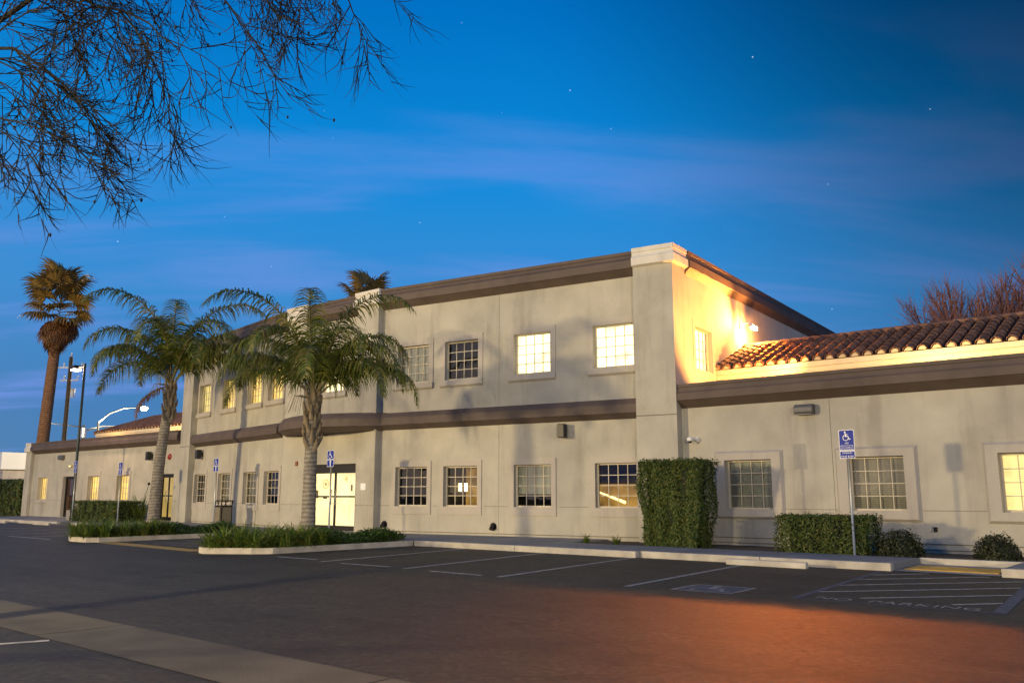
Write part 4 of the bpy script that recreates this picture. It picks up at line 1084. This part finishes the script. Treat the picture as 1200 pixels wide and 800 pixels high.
# ------------------------------------------------------------------ clipped hedges and shrubs
def leaf_quad(mb, p, n, size, rng, asp=.5):
    n = n.normalized(); a = n.orthogonal().normalized(); a.rotate(Matrix.Rotation(rng.uniform(0, 6.283), 3, n)); b = n.cross(a)
    L = size * rng.uniform(.7, 1.3)
    mb.quad(p - a * L, p + b * L * asp, p + a * L, p - b * L * asp)
def hedge_box(w, d, h, n, size, rng, taper=0.0, rnd=.12, wob=.09):
    mb = MB()
    ph = [rng.uniform(0, 6.28) for _ in range(6)]
    def pos(u, v, zz):
        t = 1 - taper * (1 - zz / h)
        r = rnd
        x, y = u * w / 2 * t, v * d / 2 * t
        wx = wob * (math.sin(4.1 * zz + ph[0] + 3 * v) + math.sin(7.3 * v * d + ph[1] + 2.2 * zz)) * .5
        wy = wob * (math.sin(3.7 * zz + ph[2] + 2.9 * u * w) + math.sin(6.1 * u * w + ph[3])) * .5
        return Vector((x + wx, y + wy, zz))
    A = [w * d, 2 * w * h, 2 * d * h]; T = sum(A)
    for _ in range(n):
        k = rng.uniform(0, T)
        e = 1 - abs(rng.gauss(0, .05))
        if k < A[0]: u, v, zz = rng.uniform(-1, 1), rng.uniform(-1, 1), h * (e + .03 * math.sin(5 * rng.random()))
        elif k < A[0] + A[1]: u, v, zz = rng.uniform(-1, 1), rng.choice((-1, -1, -1, 1)) * e, h * rng.random()
        else: u, v, zz = rng.choice((-1, 1)) * e, rng.uniform(-1, 1), h * rng.random()
        nn = Vector((u * abs(u) ** 5, v * abs(v) ** 5, (zz / h) ** 8)) + Vector((rng.gauss(0, .55), rng.gauss(0, .55), rng.gauss(0, .55) + .15))
        p = pos(u, v, zz)
        if rng.random() < .10: p += nn.normalized() * rng.uniform(.0, .11)
        leaf_quad(mb, p, nn, size, rng)
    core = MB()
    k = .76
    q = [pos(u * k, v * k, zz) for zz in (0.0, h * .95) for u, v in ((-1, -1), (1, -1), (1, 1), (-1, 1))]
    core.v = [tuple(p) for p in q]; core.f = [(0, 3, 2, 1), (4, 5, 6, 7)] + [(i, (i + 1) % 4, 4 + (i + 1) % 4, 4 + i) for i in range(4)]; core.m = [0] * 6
    return mb, core
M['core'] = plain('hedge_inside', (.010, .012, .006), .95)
def hedge(label, loc, rz, w, d, h, n, size, seed, mat='hedge', name='hedge', **k):
    rng = random.Random(seed)
    t = thing(name, label, 'hedge', loc, rz)
    mb, core = hedge_box(w, d, h, n, size, rng, **k)
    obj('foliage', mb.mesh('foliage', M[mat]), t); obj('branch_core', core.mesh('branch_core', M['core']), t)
    return t
hedge('tall clipped box hedge beside the right end pier', (-12.02, 21.25, .1), RAD(3), 1.95, 1.25, 2.30, 25000, .036, 1, taper=.22)
hedge('low clipped square hedge behind the van parking sign', (-7.85, 21.0, .1), 0, 2.25, 1.05, .90, 11000, .030, 2, taper=.07)
hedge('low clipped hedge in front of the lit left wing windows', (-44.55, 20.75, .1), 0, 4.9, 1.5, 1.05, 11000, .045, 3)
hedge('tall clipped hedge at the far left end of the left wing', (-64.2, 23.3, 0), 0, 7.2, 1.6, 2.45, 9000, .07, 4)
def shrub(label, loc, r, h, n, size, seed, mat='darkshrub'):
    rng = random.Random(seed); t = thing('shrub', label, 'shrub', loc); mb = MB()
    for _ in range(n):
        d = Vector((rng.gauss(0, 1), rng.gauss(0, 1), abs(rng.gauss(0, 1)) * .9)).normalized()
        k = rng.uniform(.72, 1.05) * (1 + .10 * math.sin(5 * d.x + seed) * math.cos(6 * d.y))
        if rng.random() < .05: k *= 1.13
        leaf_quad(mb, Vector((d.x * r * k, d.y * r * k, .04 + d.z * h * k)), d + Vector((rng.gauss(0, .5), rng.gauss(0, .5), rng.gauss(0, .5))), size, rng)
    obj('foliage', mb.mesh('foliage', M[mat]), t)
    mb = MB()
    for i in range(7):
        a = i * .9; mb.tube([(0, 0, 0), (r * .45 * math.cos(a), r * .45 * math.sin(a), h * .55)], [.02, .008], 5)
    obj('stem', mb.mesh('stem', M['bark']), t)
shrub('small dark rounded shrub just right of the low square hedge', (-6.2, 20.95, .1), .50, .56, 3200, .032, 11)
shrub('small dark rounded shrub alone under the lit yellow window', (-4.25, 21.0, .1), .44, .52, 2800, .032, 12)

# strap-leaved clumps
def strap_mesh(n, L, wd, rng, spread=1.0, up=.5, name='foliage'):
    mb = MB()
    for _ in range(n):
        az = rng.uniform(0, 6.283); el = rng.uniform(up, 1.45); l = L * rng.uniform(.6, 1.1); b = Vector((rng.gauss(0, .05), rng.gauss(0, .05), 0))
        d = Vector((math.cos(az) * math.cos(el), math.sin(az) * math.cos(el), math.sin(el))); sd = Vector((-math.sin(az), math.cos(az), 0))
        pts = []; p = b.copy(); v = d.copy(); k = 5
        for i in range(k + 1):
            pts.append(p.copy()); p = p + v * (l / k); v = (v + Vector((math.cos(az) * .12 * spread, math.sin(az) * .12 * spread, -.22 * spread))).normalized()
        i0 = len(mb.v)
        for i, q in enumerate(pts):
            w = wd * (1 - (i / k) ** 2.2) + .001; mb.v += [tuple(q - sd * w), tuple(q + sd * w)]
        for i in range(k): mb.f.append((i0 + 2 * i, i0 + 2 * i + 1, i0 + 2 * i + 3, i0 + 2 * i + 2)); mb.m.append(0)
    return mb.mesh(name, M['strap'])
rng = random.Random(21)
SM = [strap_mesh(95, .80, .017, rng, 1.15) for _ in range(4)]
def in_poly(x, y, P):
    c = False
    for i in range(len(P)):
        (x1, y1), (x2, y2) = P[i - 1], P[i]
        if (y1 > y) != (y2 > y) and x < (x2 - x1) * (y - y1) / (y2 - y1) + x1: c = not c
    return c
def clumps(poly, y0, y1, n, label, group, seed):
    rng = random.Random(seed); c = Vector((sum(p[0] for p in poly) / len(poly), sum(p[1] for p in poly) / len(poly))); shr = [((p[0] - c.x) * .86 + c.x, (p[1] - c.y) * .94 + c.y) for p in poly]
    done = []; tries = 0
    while len(done) < n and tries < 4000:
        tries += 1
        x, y = rng.uniform(-31, -18), rng.uniform(y0, y1)
        if not in_poly(x, y, shr) or any(math.hypot(x - a, y - b) < .24 for a, b in done): continue
        done.append((x, y))
        o = obj('strap_plant', rng.choice(SM), None, (x, y, .10), (0, 0, rng.uniform(0, 6.28)), label, 'plant', group); o.scale = (1, 1, rng.uniform(.85, 1.15))
clumps(I1, 12.3, 15.2, 38, 'green strap-leaved plant massed at the nose of the nearer island', 'strap plants on the nearer island', 31)
clumps(I2, 12.6, 15.6, 38, 'green strap-leaved plant massed at the nose of the farther island', 'strap plants on the farther island', 32)
for (x, y), lab in zip(((-14.75, 20.75), (-13.85, 20.95)), ('small grassy tuft at the wall foot, left of a pair near the tall hedge', 'small grassy tuft at the wall foot, nearest the tall hedge')):
    obj('grass_tuft', SM[int(-x) % 4], None, (x, y, .10), (0, 0, x), lab, 'plant', 'grassy tufts by the wall').scale = (.5, .5, .55)
rng = random.Random(8)
t = thing('strap_plant', 'tall clump of upright dark strap leaves against the left wing', 'plant', (-42.6, 21.6, .12))
obj('foliage', strap_mesh(70, 1.55, .035, rng, .35, .75), t)
mb = MB(); mb.tube([(.1, 0, .2), (.5, -.1, 1.3), (.75, -.1, 1.85)], .012, 5); mb.sphere((.77, -.1, 1.9), .07); obj('flower_stalk', mb.mesh('flower_stalk', M['bark']), t)
# low ground cover that nobody could count
def cover(poly, y0, y1, n, h, seed, name):
    rng = random.Random(seed); mb = MB(); k = 0
    c = Vector((sum(p[0] for p in poly) / len(poly), sum(p[1] for p in poly) / len(poly))); shr = [((p[0] - c.x) * .88 + c.x, (p[1] - c.y) * .97 + c.y) for p in poly]
    while k < n:
        x, y = rng.uniform(-31, -18), rng.uniform(y0, y1)
        if not in_poly(x, y, shr): continue
        hh = h * (.55 + .45 * math.sin(2.3 * x + seed) * math.cos(2.9 * y) + rng.uniform(-.1, .35)); hh = max(.05, hh)
        leaf_quad(mb, Vector((x, y, .12 + hh * rng.random() ** .5)), Vector((rng.gauss(0, .6), rng.gauss(0, .6), 1)), .04, rng, .6); k += 1
    obj(name, mb.mesh(name, M['ground_leaf']), kind='stuff')
cover(I1, 14.7, 18.2, 15000, .34, 3, 'ground_cover'); cover(I2, 14.7, 18.5, 11000, .34, 4, 'ground_cover')

# ------------------------------------------------------------------ queen palms
def frond_mesh(L, el, curl, rng, leaf=.80, wind=(0, 0)):
    """local: starts at origin, grows along +X, arches up then over"""
    mb = MB(); n = 22; p = Vector((0, 0, 0)); a = el; pts = [p.copy()]; dirs = []
    for i in range(n):
        d = Vector((math.cos(a), 0, math.sin(a))); dirs.append(d); p = p + d * (L / n); pts.append(p.copy())
        a -= curl * (.35 + 1.5 * (i / n) ** 1.4) / n
    dirs.append(dirs[-1])
    mb.mi = 1; mb.tube(pts, [.032 * (1 - .88 * i / n) + .004 for i in range(n + 1)], 5); mb.mi = 0
    m = 84
    for i in range(m):
        f = .16 + .84 * i / (m - 1); q = f * n; k = min(int(q), n - 1); b = pts[k].lerp(pts[k + 1], q - k); t = dirs[k]
        up = Vector((-t.z, 0, t.x)); sdv = Vector((0, 1, 0))
        ll = leaf * (math.sin(math.pi * min(1, .18 + .78 * f)) ** .7) * rng.uniform(.8, 1.1)
        for sgn in (-1, 1):
            if rng.random() < .04: continue
            d = (sdv * sgn * .85 + t * rng.uniform(.35, .65) + up * rng.uniform(-.15, .5)).normalized()
            w = .021 * rng.uniform(.8, 1.25); pp = b.copy(); v = d.copy(); seg = []
            drop = rng.uniform(.50, .95)
            for j in range(5):
                seg.append(pp.copy()); pp = pp + v * (ll / 4); v = (v + Vector((wind[0], wind[1], -drop))).normalized()
            i0 = len(mb.v); wv = t
            for j, s_ in enumerate(seg):
                ww = w * (1 - (j / 4) ** 2 * .92); mb.v += [tuple(s_ - wv * ww), tuple(s_ + wv * ww)]
            for j in range(4): mb.f.append((i0 + 2 * j, i0 + 2 * j + 1, i0 + 2 * j + 3, i0 + 2 * j + 2)); mb.m.append(0)
    return mb.mesh('frond', [M['palmleaf'], M['petiole']])
rng = random.Random(77)
FRS = {'up': [frond_mesh(5.5, 1.50, 2.75, rng, .95) for _ in range(3)], 'mid': [frond_mesh(4.6, 1.36, 3.2, rng, 1.05) for _ in range(3)], 'low': [frond_mesh(4.2, 1.08, 3.1, rng, 1.1) for _ in range(3)], 'droop': [frond_mesh(4.1, .80, 2.75, rng, 1.1) for _ in range(2)]}
FRS['dead'] = [frond_mesh(2.6, -.35, 1.5, rng, .7) for _ in range(2)]
for m_ in FRS['dead']: m_.materials[0] = M['deadleaf']
def queen_palm(loc, trunk_h, r0, label, spec, seed, sc=1.0, lean=(0, 0)):
    rng = random.Random(seed)
    t = thing('queen_palm', label, 'palm tree', loc, 0, 'queen palms in front of the building')
    mb = MB(); n = 26; pts = []; rr = []
    for i in range(n + 1):
        f = i / n; pts.append((lean[0] * f * f, lean[1] * f * f, f * trunk_h)); rr.append(r0 * (1.0 - .22 * f + .28 * math.exp(-f * 16)) * (1 + (.025 if i % 2 else -.01)))
    mb.tube(pts, rr, 14); obj('trunk', mb.mesh('trunk', M['palmtrunk'], True), t)
    top = Vector((lean[0], lean[1], trunk_h))
    # old leaf bases clasp the top of the trunk
    mb = MB()
    for i in range(30):
        a = i * 2.399; zz = -.95 + 1.55 * i / 30; rr_ = r0 * .80 * (1 - .25 * (i / 30)); d = Vector((math.cos(a), math.sin(a), 0)); o_ = rng.uniform(.03, .12)
        p = top + d * rr_ + Vector((0, 0, zz)); mb.tube([p - d * .03, p + d * (.05 + o_ * .4) + Vector((0, 0, .20)), p + d * o_ * 1.3 + Vector((0, 0, .42))], [.085, .062, .028], 6)
    mb.tube([top + Vector((0, 0, -.5)), top + Vector((0, 0, .7))], [r0 * .82, r0 * .45], 10)
    obj('leaf_base', mb.mesh('leaf_base', M['leafbase'], True), t)
    for kind, az, s in spec:
        f = obj('frond', rng.choice(FRS[kind]), t, top + Vector((0, 0, .45 + .2 * rng.random())), (rng.uniform(-.12, .12), 0, RAD(az)))
        f.scale = (s * sc,) * 3
    # a spent flower spray
    mb = MB()
    for i in range(26):
        a = rng.uniform(-.5, .5); l = rng.uniform(.5, .9); p0 = Vector((.35, 0, .2)); mb.tube([p0, p0 + Vector((l * .5, a * .6, .05)), p0 + Vector((l * .6, a, -l * .6))], [.008, .006, .004], 4, False)
    mb.tube([(0, 0, .1), (.35, 0, .2)], .02, 6)
    obj('flower_spray', mb.mesh('flower_spray', M['leafbase']), t, top + Vector((.1, -.1, .35)), (0, 0, RAD(-60)))
    return t
sp2 = [('up', 20, .95), ('up', 140, .9), ('up', 262, 1.0), ('up', 325, .9), ('mid', 38, .95), ('mid', 88, .9), ('mid', 178, .85), ('mid', 222, .88), ('mid', 282, .9), ('mid', 348, .92),
       ('low', 12, 1.0), ('low', 58, .9), ('low', 110, .85), ('low', 200, .88), ('low', 246, .9), ('low', 318, .95), ('droop', 32, 1.0), ('droop', 208, .9), ('droop', 2, .95)]
queen_palm((-20.9, 15.6, .1), 3.6, .215, 'queen palm with a thick ringed trunk on the nearer island before the main doors', sp2, 5, 1.0)
sp1 = [('up', 40, 1.1), ('up', 160, 1.05), ('up', 270, 1.12), ('up', 335, 1.0), ('mid', 8, 1.15), ('mid', 60, 1.05), ('mid', 120, 1.0), ('mid', 196, 1.05), ('mid', 245, 1.1), ('mid', 308, 1.1),
       ('low', 22, 1.15), ('low', 75, 1.0), ('low', 175, 1.05), ('low', 218, 1.1), ('low', 262, 1.0), ('low', 345, 1.15), ('droop', 204, 1.1), ('droop', 30, 1.15), ('dead', 265, .8)]
queen_palm((-35.3, 18.45, .12), 5.35, .245, 'queen palm with a tall grey trunk on the walk left of the trash bin', sp1, 6, 1.06, (.5, .1))

# ------------------------------------------------------------------ fan palms
def fan_leaf(rng, mat, pet=1.25, R=1.2, droop=.12):
    mb = MB(); mb.mi = 1; mb.tube([(0, 0, 0), (pet * .5, 0, .04), (pet, 0, 0)], [.035, .025, .018], 5); mb.mi = 0
    n = 26
    for i in range(n):
        a = RAD(-125 + 250 * i / (n - 1)); l = R * (.78 + .22 * math.cos(a)) * rng.uniform(.9, 1.08)
        d = Vector((math.cos(a), math.sin(a), .12 * abs(math.sin(a)))); s = Vector((-math.sin(a), math.cos(a), 0)); p0 = Vector((pet, 0, 0)); ww = .075
        p1 = p0 + d * l * .55; p2 = p0 + d * l * .85 + Vector((0, 0, -.10 - droop)); p3 = p0 + d * l + Vector((0, 0, -.30 - droop * 1.6))
        z1 = Vector((0, 0, .03 if i % 2 else -.03)); i0 = len(mb.v)
        mb.v += [tuple(p0), tuple(p1 - s * ww + z1), tuple(p1 + s * ww - z1), tuple(p2 - s * ww * .5), tuple(p2 + s * ww * .5), tuple(p3)]
        mb.f += [(i0, i0 + 1, i0 + 2), (i0 + 1, i0 + 3, i0 + 4, i0 + 2), (i0 + 3, i0 + 5, i0 + 4)]; mb.m += [0] * 3
    return mb.mesh('fan_leaf', [mat, M['petiole']])
rng = random.Random(3)
FANS = [fan_leaf(rng, M['fanleaf']) for _ in range(3)]; DEAD = [fan_leaf(rng, M['deadleaf'], .9, 1.0, .12) for _ in range(2)]
def fan_palm(loc, hgt, r0, label, seed, sc, lean=(0, 0), ndead=26, nlive=34):
    rng = random.Random(seed); t = thing('fan_palm', label, 'palm tree', loc, 0, 'tall fan palms behind the building')
    mb = MB(); n = 30
    mb.tube([(lean[0] * (i / n) ** 1.3, lean[1] * (i / n) ** 1.3, hgt * i / n) for i in range(n + 1)], [r0 * (1 - .25 * i / n) * (1 + (.03 if i % 2 else 0)) for i in range(n + 1)], 12)
    obj('trunk', mb.mesh('trunk', M['fantrunk'], True), t); top = Vector((lean[0], lean[1], hgt))
    for i in range(nlive):
        f = i / nlive; el = -.15 + 1.5 * f; az = i * 2.399
        o = obj('fan_leaf', rng.choice(FANS), t, top + Vector((0, 0, .2 + 1.6 * f * sc)), (rng.uniform(-.5, .5), -el, az)); o.scale = (sc * rng.uniform(.9, 1.15),) * 3
    for i in range(ndead):
        f = i / ndead; el = -.5 - .85 * f; az = i * 2.399 + .5
        o = obj('dead_leaf', rng.choice(DEAD), t, top + Vector((0, 0, .3 - .9 * f * sc)), (rng.uniform(-.5, .5), -el, az)); o.scale = (sc * rng.uniform(.75, 1.0),) * 3
fan_palm((-67.2, 26.1, 0), 14.3, .46, 'tall brown-trunked fan palm with a ragged skirt behind the left wing', 1, 1.18, (.4, .3), 34, 26)
fan_palm((-50.5, 42.5, 0), 13.9, .4, 'fan palm of which only the top shows above the roof', 2, 1.25, (0, 0), 12, 18)

# ------------------------------------------------------------------ bare trees
def grow(mb, p, d, L, r, depth, rng, P, pods=None):
    n = 4 if depth > 1 else 3
    pts = [p.copy()]; rr = [r]; v = d.normalized()
    for i in range(n):
        v = (v + Vector((rng.gauss(0, P['wob']), rng.gauss(0, P['wob']), rng.gauss(0, P['wob']) + P['grav'][min(depth, len(P['grav']) - 1)]))).normalized()
        p = p + v * (L / n); pts.append(p.copy()); rr.append(r * (1 - (.45 if depth else .75) * (i + 1) / n))
    mb.tube(pts, rr, 6 if depth > 2 else (4 if depth else 3), False)
    if depth == 0:
        if pods is not None and rng.random() < P.get('pod', 0): pods.sphere(tuple(p), rng.uniform(.009, .013), 6, 4, (1, 1, 1.7))
        return
    k = P['kids'][depth]
    for j in range(k):
        f = .25 + .75 * (j + rng.random() * .7) / k; f = min(f, 1.0); q = f * n; i = min(int(q), n - 1)
        b = pts[i].lerp(pts[i + 1], q - i)
        ax = (pts[i + 1] - pts[i]).normalized(); o = ax.orthogonal().normalized(); o.rotate(Matrix.Rotation(rng.uniform(0, 6.283), 3, ax))
        an = rng.uniform(*P['ang']); dd = ax * math.cos(an) + o * math.sin(an)
        grow(mb, b, dd, L * rng.uniform(*P['len']), max(rr[i] * rng.uniform(.5, .7), P['rmin']), depth - 1, rng, P, pods)
    grow(mb, p, v, L * .62, rr[-1], depth - 1, rng, P, pods)
# tree overhead at the left: trunk outside the frame, drooping twigs reach into it
rng = random.Random(14)
T0 = Vector((-11.2, .9, 0))
t = thing('bare_tree', 'leafless tree whose dark drooping twigs hang into the top left of the sky', 'tree', tuple(T0))
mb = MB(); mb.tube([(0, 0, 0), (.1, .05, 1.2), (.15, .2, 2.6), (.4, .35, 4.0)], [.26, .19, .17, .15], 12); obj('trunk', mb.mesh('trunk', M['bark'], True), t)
PRM = dict(wob=.13, grav=[.12, -.04, -.17, -.16, 0.0], kids=[0, 4, 4, 3, 3], ang=(.30, .85), len=(.50, .85), rmin=.0058, pod=.03)
limbs = [((.3, .25, 3.3), [(-8.3, 2.35, 4.75)], .03, 3), ((.4, .35, 4.0), [(-9.2, 2.4, 5.6), (-8.3, 2.9, 5.5)], .038, 3), ((.4, .35, 4.0), [(-9.0, 3.0, 6.6), (-7.9, 3.4, 6.15)], .038, 3),
         ((.4, .35, 4.0), [(-8.9, 2.8, 6.9), (-7.5, 3.9, 6.65)], .038, 3), ((.4, .35, 4.0), [(-8.6, 3.4, 7.4), (-7.0, 4.75, 7.2)], .038, 3), ((.4, .35, 4.0), [(-11.5, 2.5, 7.5)], .07, 2), ((.35, .3, 3.8), [(-12.6, .2, 6.8)], .07, 2), ((.4, .35, 4.0), [(-10.4, -.6, 7.2)], .07, 2)]
pods = MB(); tw = MB(); lb = MB()
for b, way, r, dep in limbs:
    pts = [Vector(b)] + [Vector(w) - T0 for w in way]
    fine = []
    for i in range(len(pts) - 1):
        for k in range(4): fine.append(pts[i].lerp(pts[i + 1], k / 4) + (Vector((rng.gauss(0, .05), rng.gauss(0, .05), rng.gauss(0, .05) + .12 * math.sin(math.pi * k / 4))) if (i or k) else Vector()))
    fine.append(pts[-1]); n = len(fine)
    lb.tube(fine, [r * (1 - .68 * i / (n - 1)) for i in range(n)], 7, False)
    for i in range(2, n):
        d = (fine[i] - fine[i - 1]).normalized()
        for _ in range(rng.choice((1, 1, 2))):
            o = d.orthogonal().normalized(); o.rotate(Matrix.Rotation(rng.uniform(0, 6.283), 3, d)); an = rng.uniform(.4, .95)
            grow(tw, fine[i], d * math.cos(an) + o * math.sin(an), rng.uniform(.55, .95), r * .28, dep, rng, PRM, pods)
    grow(tw, fine[-1], (fine[-1] - fine[-2]), .9, r * .32, dep, rng, PRM, pods)
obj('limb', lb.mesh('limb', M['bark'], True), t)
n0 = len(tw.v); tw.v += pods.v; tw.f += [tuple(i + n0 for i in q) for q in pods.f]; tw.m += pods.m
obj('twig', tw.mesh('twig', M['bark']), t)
# red-brown bare tree behind the right wing
rng = random.Random(6)
def back_tree(loc, hgt, label, seed, sc=1.0):
    rng = random.Random(seed); t = thing('bare_tree', label, 'tree', loc, 0, 'bare trees behind the right wing')
    mb = MB(); mb.tube([(0, 0, 0), (.1, 0, 2), (.1, .1, hgt * .5)], [.38, .30, .24], 10); obj('trunk', mb.mesh('trunk', M['rustbark'], True), t)
    P = dict(wob=.09, grav=[.12, .10, .10, .06, .04], kids=[0, 6, 7, 6, 4], ang=(.25, .85), len=(.5, .8), rmin=.018)
    cr_ = MB()
    for i in range(9):
        a = i * 2.399; el = .45 + .95 * (i / 9)
        grow(cr_, Vector((.1, .1, hgt * .42 + .10 * i)), Vector((math.cos(a) * math.cos(el), math.sin(a) * math.cos(el), math.sin(el))), 3.4 * sc, .15, 3, rng, P)
    obj('crown', cr_.mesh('crown', M['rustbark']), t)
back_tree((-10.2, 50.0, 0), 13.0, 'leafless red-brown tree above the clay tile roof, middle one', 6, .98)
back_tree((-4.6, 51.0, 0), 15.0, 'leafless red-brown tree above the clay tile roof, at the right edge', 7, 1.12)
back_tree((-14.2, 53.0, 0), 10.6, 'leafless red-brown tree above the clay tile roof, lowest and nearest the tower', 9, .80)
